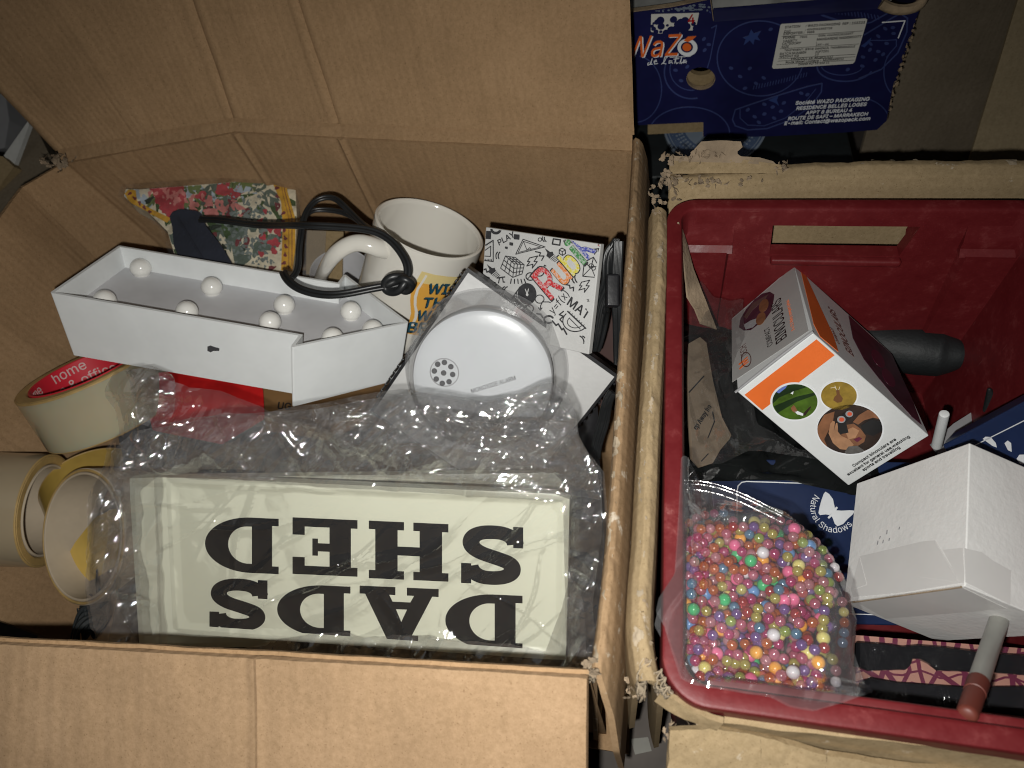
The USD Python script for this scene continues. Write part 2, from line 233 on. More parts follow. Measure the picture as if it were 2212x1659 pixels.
class Face:
    """A flat face in the room: origin, two directions in it, normal towards the eye."""
    def __init__(s, o, ex, ey):
        s.o = np.asarray(o, float); s.ex = unit(ex); n = unit(np.cross(s.ex, ey))
        if n @ (EYE - s.o) < 0: n = -n
        s.n = n; s.ey = np.cross(n, s.ex)
    def px(s, x, y): q = PL(x, y, s.o, s.n) - s.o; return np.array([q @ s.ex, q @ s.ey])
    def at(s, ab, h=0.0): ab = np.atleast_2d(ab); return s.o + ab[:, :1] * s.ex + ab[:, 1:2] * s.ey + np.reshape(h, (-1, 1)) * s.n
    def poly(s, pts): return Polygon([s.px(*p) for p in pts])
    def stroke(s, pts, wpx, cap=1):
        a = [s.px(*p) for p in pts]; k = np.linalg.norm(s.px(pts[0][0] + 1, pts[0][1]) - s.px(*pts[0]))
        return LineString(a).buffer(wpx * k / 2, cap_style=cap, quad_segs=4)
    def up(s, shape, h0=0.0, h1=0.0003):
        out = []
        for g in getattr(shape, 'geoms', [shape]):
            if g.is_empty or g.area < 1e-12 or g.geom_type != 'Polygon': continue
            m = trimesh.creation.extrude_polygon(g.simplify(2e-5), h1 - h0, engine='earcut'); v = np.array(m.vertices)
            out.append((s.at(v[:, :2], v[:, 2] + h0), np.array(m.faces)))
        return join(out)
    def text(s, txt, p0, p1, h=None, bold=False, h0=0.0, h1=0.0002, slant=0.0):
        """lettering whose base line runs between two photo positions; h: height as a share of its natural one"""
        a, b = s.px(*p0), s.px(*p1); m = meshkit.text_mesh(txt, 1.0, 1.0, bold); v = np.array(m.vertices)
        w = v[:, 0].max() - v[:, 0].min(); L = np.linalg.norm(b - a); k = L / w; d = (b - a) / L; q = np.array([-d[1], d[0]])
        x = (v[:, 0] - v[:, 0].min()) * k + slant * v[:, 1] * k; y = v[:, 1] * k * (h or 1.0)
        return s.at(a + x[:, None] * d + y[:, None] * q, h0 + v[:, 2] * (h1 - h0)), np.array(m.faces)
def slab(face, shape, h0, h1, bev=0.0):
    return face.up(shape, h0, h1)
def roundbox(o, ax, ay, az, r=.001):
    """box from corner o along three edge vectors, edges rounded by r"""
    o, ax, ay, az = map(lambda q: np.asarray(q, float), (o, ax, ay, az)); u3 = [unit(ax), unit(ay), unit(az)]; pts = []
    s = trimesh.creation.icosphere(1, r).vertices
    for i in (0, 1):
        for j in (0, 1):
            for k in (0, 1):
                c = o + i * ax + j * ay + k * az - sum(u3[q] * r * (1 if (i, j, k)[q] else -1) for q in range(3)); pts.append(s + c)
    return m3.Manifold.hull_points(np.vstack(pts))
def crumple(face, outline_px, step, base, amp, seed, cells=(.016, .007), smooth_in=None, calm=.15, aniso=.55):
    """a crumpled film over the outline: flat facets between sharp ridges"""
    poly = outline_px if not isinstance(outline_px, list) else face.poly(outline_px).buffer(0)
    x0, y0, x1, y1 = poly.bounds; nx, ny = int((x1 - x0) / step) + 1, int((y1 - y0) / step) + 1
    X, Y = np.meshgrid(np.linspace(x0, x1, nx), np.linspace(y0, y1, ny), indexing='ij'); g = np.random.default_rng(seed)
    q = np.stack([X.ravel(), Y.ravel()], -1); wq = q + .004 * np.stack([meshkit.fbm(np.c_[q * 60, np.zeros(len(q))], 3, seed + 1) - .5, meshkit.fbm(np.c_[q * 60, np.ones(len(q))], 3, seed + 2) - .5], -1)
    hgt = np.zeros(len(q)); from scipy.spatial import cKDTree
    from scipy.interpolate import LinearNDInterpolator
    for c, wgt in zip(cells, (1.0, .26, .10)):
        an = g.uniform(0, 3.14); Rm = np.array([[math.cos(an), math.sin(an)], [-math.sin(an) * 1.0, math.cos(an)]]); Sm = np.diag([aniso, 1 / aniso]) @ Rm; wt_ = wq @ Sm.T; b0, b1 = wt_.min(0) - 2 * c, wt_.max(0) + 2 * c
        npt = max(6, int(np.prod(b1 - b0) / c ** 2)); seeds = np.stack([g.uniform(b0[0], b1[0], npt), g.uniform(b0[1], b1[1], npt)], -1)
        hgt += wgt * (LinearNDInterpolator(seeds, g.uniform(-1, 1, npt), fill_value=0)(wt_) + .15)
    from shapely import contains_xy, prepare
    calmness = np.ones(len(q))
    if smooth_in is not None:
        prepare(smooth_in); from shapely import points, distance
        dist = distance(smooth_in, points(q)); calmness = calm + (1 - calm) * np.clip(dist / .012, 0, 1)
    from shapely import points, distance
    edge = distance(poly.boundary, points(q))
    z = base(q) + amp * hgt * calmness * np.clip(.35 + edge / .012, 0, 1)
    v = face.at(q, z); i = np.arange(nx * ny).reshape(nx, ny); qd = np.stack([i[:-1, :-1], i[1:, :-1], i[1:, 1:], i[:-1, 1:]], -1).reshape(-1, 4); f = np.vstack([qd[:, [0, 1, 2]], qd[:, [0, 2, 3]]])
    inside = contains_xy(poly, q[:, 0], q[:, 1]); f = f[inside[f].any(1)]; keep = np.unique(f); out_i = keep[~inside[keep]]
    if len(out_i):
        import shapely
        bd = poly.boundary; sn = shapely.get_coordinates(shapely.line_interpolate_point(bd, shapely.line_locate_point(bd, points(q[out_i])))) if bd.geom_type == 'LineString' else shapely.get_coordinates(shapely.shortest_line(bd, points(q[out_i])))[::2]
        v[out_i] = face.at(sn, z[out_i])
    keep = np.unique(f); re = np.full(len(v), -1); re[keep] = np.arange(len(keep))
    return v[keep], re[f]
def torn(center, spread, n, size, seed):
    """a tuft of torn board: thin curled flakes and shreds"""
    g = np.random.default_rng(seed); out = []
    for k in range(int(n * 1.1)):
        c = np.asarray(center) + g.normal(0, 1, 3) * np.asarray(spread); w, l = size * g.uniform(.5, 1.0), size * g.uniform(.7, 1.3)
        u, v = np.meshgrid(np.linspace(-1, 1, 6), np.linspace(-1, 1, 4), indexing='ij'); cu, tw_ = g.normal(0, .16), g.normal(0, .3)
        p = np.stack([l * u + .25 * w * np.sin(7 * v + k), w * v * (1 - .35 * np.abs(u)) + .2 * w * np.sin(9 * u + k), l * (cu * u * u + tw_ * u * v * .4) + .15 * w * np.sin(5 * v + 4 * u)], -1).reshape(-1, 3)
        rot = trimesh.transformations.random_rotation_matrix(g.uniform(0, 1, 3))[:3, :3]; p = p @ rot.T * .62 + c
        i = np.arange(24).reshape(6, 4); q = np.stack([i[:-1, :-1], i[1:, :-1], i[1:, 1:], i[:-1, 1:]], -1).reshape(-1, 4); f = np.vstack([q[:, [0, 1, 2]], q[:, [0, 2, 3]]])
        out.append((p, f))
    return join(out)

# ================================================================ SETTING
FLOORZ = -0.30
m, uv = sheet(bil([-3, 3, FLOORZ], [3, 3, FLOORZ], [3, -2, FLOORZ], [-3, -2, FLOORZ]), 60, 60, 0, flip=True, noise=.004, nscale=9)
obj('floor', m, 'dark_floor', kind='structure', smooth=True, label='dark dusty floor in the gap between the boxes')

# ================================================================ LEFT CARDBOARD BOX
BZ = -0.25
lb = thing('cardboard_box', 'large brown open cardboard box on the left, filled with mugs, tape and a sign', 'cardboard box', (-.28, .28, BZ))
rimR = P(1366, 290); rimA, rimB = PL(508, 252, [0, .514, 0], np.array([0, 1.0, 0])), PL(735, 264, [0, .508, 0], np.array([0, 1.0, 0]))
rimL = P(124, 322); cornL = P(118, 345, -.008)
UPF = unit([-.02, .38, .92]); nF = np.cross([1, -.02, 0], UPF)
rim = [rimL, rimA, rimB, rimR]
topp = [PL(x, y, o, np.cross(unit(b - a), UPF)) for (x, y), o, a, b in (((-255, -75), rimL, rimL, rimA), ((394, -80), rimA, rimL, rimA), ((622, -80), rimB, rimA, rimB), ((1354, -80), rimR, rimB, rimR))]
m, uv = strips(rim, topp, 200, 40, .004, flip=True, noise=.0008, nscale=22, seed=3, streak=.0009, fold=.0016)
obj('back_flap', m, 'kraft', lb, True, uv, 'tall back flap standing open')
lo = [r + np.array([0, -.0105, -.0075]) for r in rim]; lo[0] = lo[0] + [.004, 0, 0]
m, uv = strips(rim, lo, 60, 6, .003, flip=True, noise=.0012, nscale=60, seed=4)
obj('back_crease', m, 'kraft', lb, True, uv)
lo2 = [q + np.array([-.0005, -.0015, -.001]) for q in lo]; bot = [np.array([q[0] * .97 - .006, q[1] + .022, BZ]) for q in lo]; bot[0][0] += .03
m, uv = strips(lo2, bot, 200, 40, .004, flip=True, noise=.001, nscale=20, seed=5, streak=.0009, fold=.0016)
obj('back_wall', m, 'kraft', lb, True, uv)
# left wall: rim from the back corner to the front, leaning out a little
wl = [P(88, 357, -.004), P(48, 405, -.002), P(0, 470), np.array([-.556, .25, .0]), np.array([-.545, .115, 0.0])]
wb = [np.array([q[0] + .035, q[1] - .004, BZ]) for q in wl]; wb[0] = bot[0].copy(); wl[0] = lo2[0].copy()
m, uv = strips(wl[::-1], wb[::-1], 90, 40, .004, flip=True, noise=.0012, nscale=18, seed=6, streak=.0010)
obj('left_wall', m, 'kraft', lb, True, uv)
tb = join([torn(P(128, 348, 0), (.005, .004, .003), 16, .0055, 11), torn(P(96, 352, -.002), (.006, .005, .003), 8, .004, 12)])
obj('torn_corner', tb, 'torn_paper', lb, 40)
# front wall and flap
fc = [P(-260, 1368), P(0, 1385), P(560, 1415), P(1272, 1457)]
UPN = unit([0, -.80, -.60])
fe = [PL(x, 1790, o, np.cross(np.array([1, -.06, 0]), UPN)) for x, o in ((-300, fc[0]), (-25, fc[1]), (566, fc[2]), (1270, fc[3]))]
m, uv = strips(fc, fe, 160, 40, .004, noise=.0008, nscale=24, seed=8, streak=-.0009, fold=-.0007)
obj('front_flap', m, 'kraft_front', lb, True, uv, 'front flap folded out towards the viewer')
fi = [q + np.array([0, .0016, -.004]) for q in fc]; fb = [np.array([q[0], q[1] + .01, BZ]) for q in fc]
m, uv = strips(fc, fi, 50, 5, .002, flip=True, noise=.0006, nscale=60, seed=9); m2, uv2 = strips(fi, fb, 50, 30, .0015, flip=False, noise=.0006, seed=9)
obj('front_wall', join([m, m2]), 'kraft', lb, True, np.vstack([uv, uv2]))
# right wall, crushed ridge and hanging flap in one board
rg = [P(1372, 296), P(1356, 560), P(1338, 830), P(1312, 1200), P(1283, 1441)]
def ridge(u, v):
    r = smooth_path(rg, 400)[(np.clip(u, 0, 1) * 399).astype(int)]
    prof = np.array([[-.012, BZ], [-.004, -.05], [-.0025, -.010], [-.0012, -.0025], [.0008, 0], [.0035, -.0015], [.0062, -.007], [.0098, -.022], [.0122, -.05], [.0135, -.12]])
    tv = np.array([0, .3, .42, .48, .52, .57, .63, .7, .8, 1.0])
    dx, dz = np.interp(v, tv, prof[:, 0]), np.interp(v, tv, prof[:, 1])
    w = np.clip((v - .55) / .25, 0, 1); dy = -.030 * np.clip((u - .72) / .28, 0, 1) ** 2 * w
    n = meshkit.fbm(np.c_[r[:, 1] * 120, v * 9, np.zeros(len(v))], 3, 5) - .5; near = np.exp(-((v - .52) / .08) ** 2)
    return r + np.stack([dx + .0018 * n * near, dy, dz + .0022 * n * near], -1)
m, uv = sheet(ridge, 260, 80, .0035, flip=False)
obj('right_wall', m, 'kraft_worn', lb, True, uv, 'right wall with its crushed ridge and short torn flap')
for q_ in (torn(P(1284, 1446, -.002), (.002, .0025, .003), 12, .0035, 21), torn(P(1352, 1492, -.045), (.003, .003, .004), 9, .0035, 22)): obj('torn_end', q_, 'torn_paper', lb, 40)
m, uv = sheet(bil([-.55, .5, BZ], [-.005, .5, BZ], [-.005, .07, BZ], [-.55, .1, BZ]), 30, 30, .004, flip=True)
obj('bottom', m, 'kraft', lb, True, uv)

# ================================================================ RIGHT CARDBOARD BOX
rb = thing('cardboard_box', 'tattered brown cardboard box on the right with a red crate standing in it', 'cardboard box', (.13, .24, BZ))
lw = [P(1424, 446, .004), P(1420, 640, .004), P(1402, 960, .003), P(1389, 1217, .002), P(1388, 1400, .001), P(1404, 1470, 0)]
def ridge2(u, v):
    r = smooth_path(lw, 400)[(np.clip(u, 0, 1) * 399).astype(int)]
    prof = np.array([[-.0105, -.15], [-.0085, -.05], [-.0072, -.012], [-.0048, -.0035], [-.001, 0], [.002, -.001], [.0052, -.005], [.0066, -.014], [.008, -.05], [.010, -.22]])
    tv = np.array([0, .2, .32, .40, .48, .54, .62, .7, .8, 1.0]); n = meshkit.fbm(np.c_[r[:, 1] * 90, v * 7, np.zeros(len(v))], 4, 15) - .5; near = np.exp(-((v - .48) / .14) ** 2)
    return r + np.stack([np.interp(v, tv, prof[:, 0]) + .003 * n * near, np.zeros(len(v)), np.interp(v, tv, prof[:, 1]) + .003 * n * near], -1)
m, uv = sheet(ridge2, 240, 70, .0035, flip=False)
obj('left_wall', m, 'kraft_tan', rb, True, uv)
bt = [P(1447, 388, .0), P(1560, 380, .0), P(1690, 366, .0), P(1991, 357, .0), P(2330, 350, .0)]
def ridge3(u, v):
    r = smooth_path(bt, 400)[(u * 399).astype(int)]
    prof = np.array([[.019, -.20], [.016, -.03], [.0115, -.0085], [.006, -.001], [.0, 0], [-.007, -.004], [-.0095, -.012], [-.0105, -.03], [-.011, -.22]])
    tv = np.array([0, .25, .36, .44, .5, .58, .64, .75, 1.0]); n = meshkit.fbm(np.c_[r[:, 0] * 90, v * 7, np.zeros(len(v))], 4, 25) - .5; near = np.exp(-((v - .5) / .16) ** 2)
    return r + np.stack([np.zeros(len(v)), np.interp(v, tv, prof[:, 0]) + .002 * n * near, np.interp(v, tv, prof[:, 1]) + .002 * n * near], -1)
m, uv = sheet(ridge3, 220, 70, .0035, flip=True)
obj('back_wall', m, 'kraft_tan', rb, True, uv)
# the torn stub of the back flap
st = [P(1446, 337, .008), P(1560, 338, .012), P(1688, 356, .008)]; sb = [P(1446, 376, .003), P(1560, 374, .004), P(1690, 374, .003)]
m, uv = strips(st, sb, 40, 14, .003, flip=True, noise=.0025, nscale=70, seed=31)
obj('torn_flap', m, 'kraft_tan', rb, True, uv, 'torn stub of the back flap')
top = Face(P(1540, 330, .014), [1, 0, .05], [0, .7, .7])
v, f = crumple(top, [(1490, 338), (1500, 322), (1515, 306), (1555, 303), (1600, 306), (1604, 318), (1590, 330), (1600, 338), (1640, 340), (1670, 348), (1680, 358), (1600, 352), (1500, 350), (1448, 346), (1450, 336)], .001, lambda q: np.zeros(len(q)), .003, 33, (.012, .006))
obj('torn_liner', (v, f), 'torn_paper', rb, 40, label='ragged torn paper liner on the flap stub')
obj('torn_corner', join([torn(P(1500, 338, .014), (.010, .002, .002), 22, .0035, 35), torn(P(1440, 394, .003), (.004, .005, .004), 20, .004, 36), torn(P(1520, 392, .002), (.018, .0018, .0015), 26, .003, 37), torn(P(1690, 362, .006), (.003, .002, .002), 10, .003, 39), torn(P(1412, 440, .003), (.003, .009, .002), 14, .003, 38)]), 'torn_paper', rb, 40)
# split front left corner
def layers(p0, p1, n, w, seed):
    g = np.random.default_rng(seed); out = []
    for k in range(n):
        a = np.asarray(p0) + g.normal(0, w, 3); b = np.asarray(p1) + g.normal(0, w, 3); mid = (a + b) / 2 + g.normal(0, w, 3)
        out.append(tube([a, mid + g.normal(0, w * .5, 3), b], [.0006, .0009, .0004], 14, 6, flat=.5))
    return join(out)
obj('torn_corner', join([torn(P(1397, 1330, .0015), (.0016, .006, .0008), 3, .0016, 41), torn(P(1398, 1410, .0015), (.002, .006, .001), 4, .0018, 42), torn(P(1392, 1496, -.006), (.003, .0015, .002), 5, .0015, 45), torn(P(1440, 1494, -.005), (.003, .0015, .002), 5, .0015, 46)]), 'torn_paper', rb, 40)
m, uv = strips([P(1425, 1500, -.006), P(1490, 1534, -.006), P(1562, 1563, -.006)], [P(1412, 1518, -.014), P(1480, 1556, -.014), P(1548, 1578, -.014)], 30, 8, .003, flip=True, noise=.002, nscale=60, seed=47)
obj('corner_strip', m, 'kraft_tan', rb, True, uv)
m, uv = strips([P(1541, 1556, -.012), P(1700, 1578, -.012), P(1960, 1606, -.012), P(2330, 1650, -.012)], [P(1541, 1580, -.03), P(1700, 1606, -.035), P(1960, 1650, -.035), P(2330, 1720, -.035)], 40, 10, .004, flip=True, noise=.0012, nscale=50, seed=48)
obj('front_wall', m, 'kraft_tan', rb, True, uv)
ff = lambda x, y, z: P(x, y, z)
m, uv = strips([ff(1444, 1566, -.020), ff(1530, 1564, -.020), ff(1640, 1583, -.022), ff(1780, 1618, -.026), ff(2330, 1690, -.03)], [ff(1430, 1790, -.055), ff(1530, 1790, -.055), ff(1640, 1790, -.055), ff(1780, 1790, -.055), ff(2330, 1800, -.055)], 40, 40, .004, noise=.0028, nscale=42, seed=49)
obj('front_flap', m, 'kraft_tan', rb, True, uv, 'creased torn front flap')
obj('torn_corner', torn(P(1478, 1578, -.021), (.007, .004, .001), 14, .0028, 50), 'torn_paper', rb, 40)

def crest(fn, v0, v1, thr, seed, name, par, nu=420, nv=14):
    u, v = np.meshgrid(np.linspace(.01, .995, nu), np.linspace(v0, v1, nv), indexing='ij'); p = np.asarray(fn(u.ravel(), v.ravel())).reshape(nu, nv, 3)
    n = np.cross(np.gradient(p, axis=0), np.gradient(p, axis=1)); n /= np.linalg.norm(n, axis=2, keepdims=True); n *= np.sign(n[..., 2:3] + 1e-9)
    q = np.c_[p.reshape(-1, 3)[:, :2] * 150, v.ravel() * 14]; msk = meshkit.fbm(q * [1, 1, 1], 4, seed) - .10 * np.abs((v.ravel() - (v0 + v1) / 2) / (v1 - v0)) * 2
    pp = (p + n * (.0005 + .0009 * (meshkit.noise(q * 2.3, seed + 4) - .3).reshape(nu, nv, 1))).reshape(-1, 3); i = np.arange(nu * nv).reshape(nu, nv)
    qd = np.stack([i[:-1, :-1], i[1:, :-1], i[1:, 1:], i[:-1, 1:]], -1).reshape(-1, 4); f = np.vstack([qd[:, [0, 1, 2]], qd[:, [0, 2, 3]]]); f = f[(msk > thr)[f].all(1)]
    kp = np.unique(f); re_ = np.full(len(pp), -1); re_[kp] = np.arange(len(kp))
    if len(f): obj(name, (pp[kp], re_[f]), 'torn_pale', par, True, kind='stuff')
crest(ridge, .475, .56, .55, 3, 'worn_crest', lb); crest(ridge2, .41, .55, .565, 4, 'worn_crest', rb); crest(ridge3, .42, .56, .60, 5, 'worn_crest', rb)
def flute_end(a, b, side, deep, waves, name, par):
    a, b, side, deep = map(np.asarray, (a, b, side, deep)); L_ = lambda u, w: a + (b - a) * u[:, None] + side * w[:, None]
    ms = []
    for off, amp, ph in ((0, 1, 0), (.0019, .12, 1), (-.0019, .12, 2)):
        ms.append(sheet(lambda u, v: L_(u * (1 + .08 * np.sin(v * 9 + ph)), off + amp * .0016 * np.sin(u * waves * 6.283 + ph) + .0008 * np.sin(u * 5 + ph)) + deep * v[:, None] + .0006 * np.sin(v * 23 + u * 17 + ph)[:, None], 60, 8, .0004)[0])
    for m_ in ms: obj(name, m_, 'torn_pale', par, True)
flute_end(P(1393, 1425, .001), P(1387, 1497, -.004), [.0016 * 600, 0, 0], [0, -.001, -.012], 3.5, 'torn_flute', rb)
flute_end(P(1416, 1452, -.001), P(1446, 1498, -.004), [.8, .5, 0], [0, -.001, -.010], 3, 'torn_flute', rb)
flute_end(P(1280, 1440, -.002), P(1276, 1462, -.004), [.9, .2, 0], [0, -.001, -.008], 2, 'torn_flute', lb)

# ================================================================ RED CRATE
TO = P(1440, 428); ex = unit([1, -.052, 0]); ey = unit([.018, 1, 0]); TW, TD, TH = .246, .338, .205
tc = thing('plastic_crate', 'red plastic stacking crate with a cut hand hole, inside the right box', 'crate', TO + ex * TW / 2 - ey * TD / 2 + [0, 0, -TH])
def tw(x, y, z): return TO + np.multiply.outer(x, ex) + np.multiply.outer(np.asarray(y), ey) + np.multiply.outer(np.asarray(z), [0, 0, 1.0])
def ring(inset, z, r=.022, n=10):
    q = sbox(inset, -TD + inset, TW - inset, -inset); rr = max(.004, r - inset); g = q.buffer(-rr).buffer(rr, quad_segs=n)
    c = np.array(g.exterior.coords)[:-1]; k = np.argmin(c[:, 0] + c[:, 1]); c = np.roll(c, -k, 0)
    if Polygon(c).exterior.is_ccw is False: c = c[::-1]
    return tw(c[:, 0], c[:, 1], np.full(len(c), z))
outer = [ring(i, z) for i, z in ((.014, -TH), (.0035, -.045), (.0035, -.030), (0, -.028), (0, -.0025), (.0008, -.0006), (.0022, 0), (.0085, 0), (.0102, -.001), (.011, -.003), (.0125, -.02), (.022, -TH + .004))]
solid = loft(outer)
mm = m3.Manifold(m3.Mesh(np.asarray(solid.vertices, np.float32), np.asarray(solid.faces, np.uint32)))
def wbox(x0, x1, y0, y1, z0, z1, r=.002):
    o = tw(x0, y0, z0); return roundbox(o, ex * (x1 - x0), ey * (y1 - y0), np.array([0, 0, z1 - z0]), r)
nY = ey.copy(); wall_o = tw(0, -.0135, -.03)
def wx(px, py): q = PL(px, py, wall_o, nY) - TO; return q @ ex, q[2]
hx0, hz0 = wx(1668, 485); hx1, hz1 = wx(1958, 541); hxr, _ = wx(1938, 541); hxl, _ = wx(1661, 541)
slot = m3.Manifold.hull_points(np.vstack([tw(np.array([x]), np.array([y]), np.array([z])) for x, z in ((hx0, hz0), (hx1, hz0), (hxr, hz1), (hxl, hz1)) for y in (-.05, .03)]))
px0, pz0 = wx(1590, 458); px1 = TW - px0
post = []
for a, b in ((.0105, px0), (px1, TW - .0105)):
    s = 1 if a < .1 else 0
    post.append(m3.Manifold.hull_points(np.vstack([tw(np.array([x]), np.array([y]), np.array([z])) for x in (a, b) for y, z in ((-.010, -.0085), (-.0165, -.024), (-.0165, -.030), (-.010, -.030))])))
    post.append(m3.Manifold.hull_points(np.vstack([tw(np.array([x]), np.array([y]), np.array([z])) for x, y in ((a, -.010), (b, -.010), (b - (.004 if s else 0), -.0215), (a + (0 if s else .004), -.0215)) for z in (-.034, -TH + .01)])))
    post.append(m3.Manifold.hull_points(np.vstack([tw(np.array([x]), np.array([y]), np.array([z])) for x in (a, b) for y, z in ((-.010, -.030), (-.0165, -.030), (-.0205, -.0345), (-.010, -.0345))])))
body = mm
for q in post: body = body + q
body = body - slot
obj('body', body, 'tote_red', tc, 32)
lx0, lz0 = wx(1663, 543); lx1, lz1 = wx(1938, 556)
obj('handle_lip', wbox(lx0, lx1, -.019, -.012, lz1, lz0 - .001, .0022), 'tote_red', tc, 32)
for sx in (.10,):
    obj('rim_ledge', wbox(.022, TW - .02, -TD + .0105, -TD + .016, -.012, -.006, .0015), 'tote_red', tc, 32)
fa, _ = wx(1, 1)
obj('floor_panel', m3.Manifold.hull_points(np.vstack([ring(.022, -TH + .006), ring(.022, -TH + .002)])), 'tote_red', tc)

# ================================================================ MARQUEE ARROW
from scipy.spatial.transform import Rotation as Ro
sc = .54 / .58
rot = Ro.from_rotvec([-.3957, .2189, -.0082]).as_matrix(); ref = EYE + (np.array([-.4758, .3373, -.0202]) - EYE) * sc
AL, AW, AHW, AHL, AHh = np.array([.2084, .0982, .137, .0791, .0611]) * sc
apt = lambda x, y, z: ref + rot @ (np.array([x, y, z]) - [0, -AW / 2, 0])
A3 = lambda v: ref + (np.asarray(v) - [0, -AW / 2, 0]) @ rot.T
ar = thing('arrow_light', 'white plastic marquee arrow light with round bulbs, lying across the left box', 'arrow light', apt(.1, 0, -AHh))
ap = Polygon([(0, -AW / 2), (AL, -AW / 2), (AL, -AHW / 2), (AL + AHL, 0), (AL, AHW / 2), (AL, AW / 2), (0, AW / 2)])
apr = ap.buffer(.004, join_style=1).buffer(-.008, join_style=1).buffer(.004, join_style=2, mitre_limit=6)
ap = ap.buffer(-.0015).buffer(.0015, quad_segs=6)
walls = trimesh.creation.extrude_polygon(ap.difference(ap.buffer(-.0024, join_style=2)), AHh, engine='earcut'); v = np.array(walls.vertices); v[:, 2] -= AHh; gx, gy = v[:, 0].copy(), v[:, 1].copy()
cxy = np.array([AL * .55, 0]); k = 1 - .035 * (-v[:, 2] / AHh); v[:, :2] = cxy + (v[:, :2] - cxy) * k[:, None]
obj('side_wall', (A3(v), np.array(walls.faces)), 'white_plastic', ar, 25)
FDEP = .019
pan = trimesh.creation.extrude_polygon(ap.buffer(-.0016), .003, engine='earcut'); v = np.array(pan.vertices); v[:, 2] -= FDEP + .003; v[:, :2] = cxy + (v[:, :2] - cxy) * .99
obj('front_panel', (A3(v), np.array(pan.faces)), 'floor_white', ar, 25)
FA = Face(apt(0, 0, -FDEP), rot[:, 0], rot[:, 1]); ax0 = apt(0, 0, -FDEP)
FB = Face(apt(0, 0, -FDEP + .006), rot[:, 0], rot[:, 1])
for bx, by in ((552, 270), (935, 372), (1327, 470), (1687, 505), (358, 446), (802, 505), (1250, 562), (1805, 606), (1588, 650)):
    c = FB.at(FB.px(83 + .4 * bx, 470 + .4 * by))[0] if False else FB.at(FB.px(83 + .4 * bx - 0, 470 + .4 * by))[0]
    up = rot[:, 2]; rr = .0086
    obj('bulb', lathe(c - up * .007, c + up * .01, [(0, rr * .72), (.003, rr * .86)] + [(.007 - rr * math.cos(t) if False else .0065 + rr * math.sin(t), rr * math.cos(t) + 1e-5) for t in np.linspace(-.3, 1.55, 14)], 28), 'bulb_white', ar, 50)
FS = Face(apt(0, -AW / 2, 0), rot[:, 0], rot[:, 2])
obj('cable_hole', FS.up(FS.poly([(449, 748), (455, 746), (463, 749), (474, 752), (474, 757), (462, 757), (456, 760), (449, 757)]), .0002, .0008), 'ink_hole', ar)

# ================================================================ MUG
MD = .61; mr = .0478; mc = PD(930, 490, MD); mh = .112
adir = unit(.80 * (-.41 * R - .91 * U) + .60 * F)
mg = thing('mug', 'white mug with a beer glass print, tilted against the back of the left box', 'mug', mc + adir * mh)
prof = [(mh, .001), (mh - .001, mr * .80), (mh - .006, mr * .95), (mh - .018, mr), (.012, mr), (.004, mr * 1.005), (.001, mr * 1.0), (0, mr - .0016), (.001, mr - .0034), (.004, mr - .0042), (.03, mr - .0045), (mh - .02, mr - .0047), (mh - .009, mr - .010), (mh - .007, mr - .02), (mh - .007, .001)]
obj('body', lathe(mc, mc + adir, prof, 96), 'ceramic', mg, 50)
hp = [PD(836, 540, .588), PD(806, 532, .580), PD(772, 525, .578), PD(735, 540, .580), PD(706, 573, .600), PD(692, 606, .637), PD(694, 634, .655), PD(722, 668, .665)]
obj('handle', tube(hp, [.0062, .0056, .0052, .0050, .0050, .0055], 70, 16, flat=1.25), 'ceramic', mg, 60)
def cyl(pts, lift):
    """photo positions onto the outside of the mug"""
    pts = np.atleast_2d(pts); out = []
    for (x, y), l in zip(pts, np.broadcast_to(lift, len(pts))):
        d = ray(x, y); rr = mr + l; w = EYE - mc; dp = d - adir * (d @ adir); wp = w - adir * (w @ adir)
        a, b, c = dp @ dp, 2 * dp @ wp, wp @ wp - rr * rr; disc = max(b * b - 4 * a * c, 0); out.append(EYE + d * (-b - math.sqrt(disc)) / (2 * a))
    return np.array(out)
mzp = lambda x, y: (663.6 + .325 * x, 331.8 + .325 * y)
def on_mug(pts, l0, l1, mz=True):
    g = Polygon([mzp(*p) for p in pts] if mz else pts).buffer(0); mm_ = trimesh.creation.extrude_polygon(g.segmentize(6), 1.0, engine='triangle') if False else trimesh.creation.extrude_polygon(g.segmentize(4), 1.0, engine='earcut')
    tv, tf = trimesh.remesh.subdivide_to_size(np.array(mm_.vertices) * [1, 1, .01], np.array(mm_.faces), 12.0, max_iter=12)
    return cyl(tv[:, :2], l0 + (l1 - l0) * tv[:, 2] / .01), tf
obj('beer_print', on_mug([(722, 852), (800, 868), (900, 885), (1046, 893), (1000, 1000), (900, 1240), (660, 1195), (672, 1130), (690, 1060), (684, 980), (688, 930)], .0001, .0003), 'beer', mg)
obj('foam_print', on_mug([(762, 782), (850, 806), (940, 818), (1076, 824), (1046, 893), (900, 885), (800, 868), (722, 852)], .0001, .0003), 'foam', mg)
obj('glass_shine', on_mug([(786, 806), (800, 812), (770, 862), (742, 905), (728, 960), (726, 1010), (738, 1060), (728, 1100), (702, 1150), (690, 1140), (712, 1090), (716, 1050), (708, 1000), (710, 950), (728, 895), (760, 850)], .0003, .0005), 'ceramic', mg)
def mug_text(t, x, y, w, h, mat_, lift):
    m_ = meshkit.text_mesh(t, 1.0, .3, True); v = np.array(m_.vertices); k = w / (v[:, 0].max() - v[:, 0].min()); xx = x + (v[:, 0] - v[:, 0].min()) * k + .28 * v[:, 1] * h; yy = y - v[:, 1] * h + .03 * (xx - x)
    return cyl(np.c_[663.6 + .325 * xx, 331.8 + .325 * yy], lift + v[:, 2] * .0005), np.array(m_.faces)
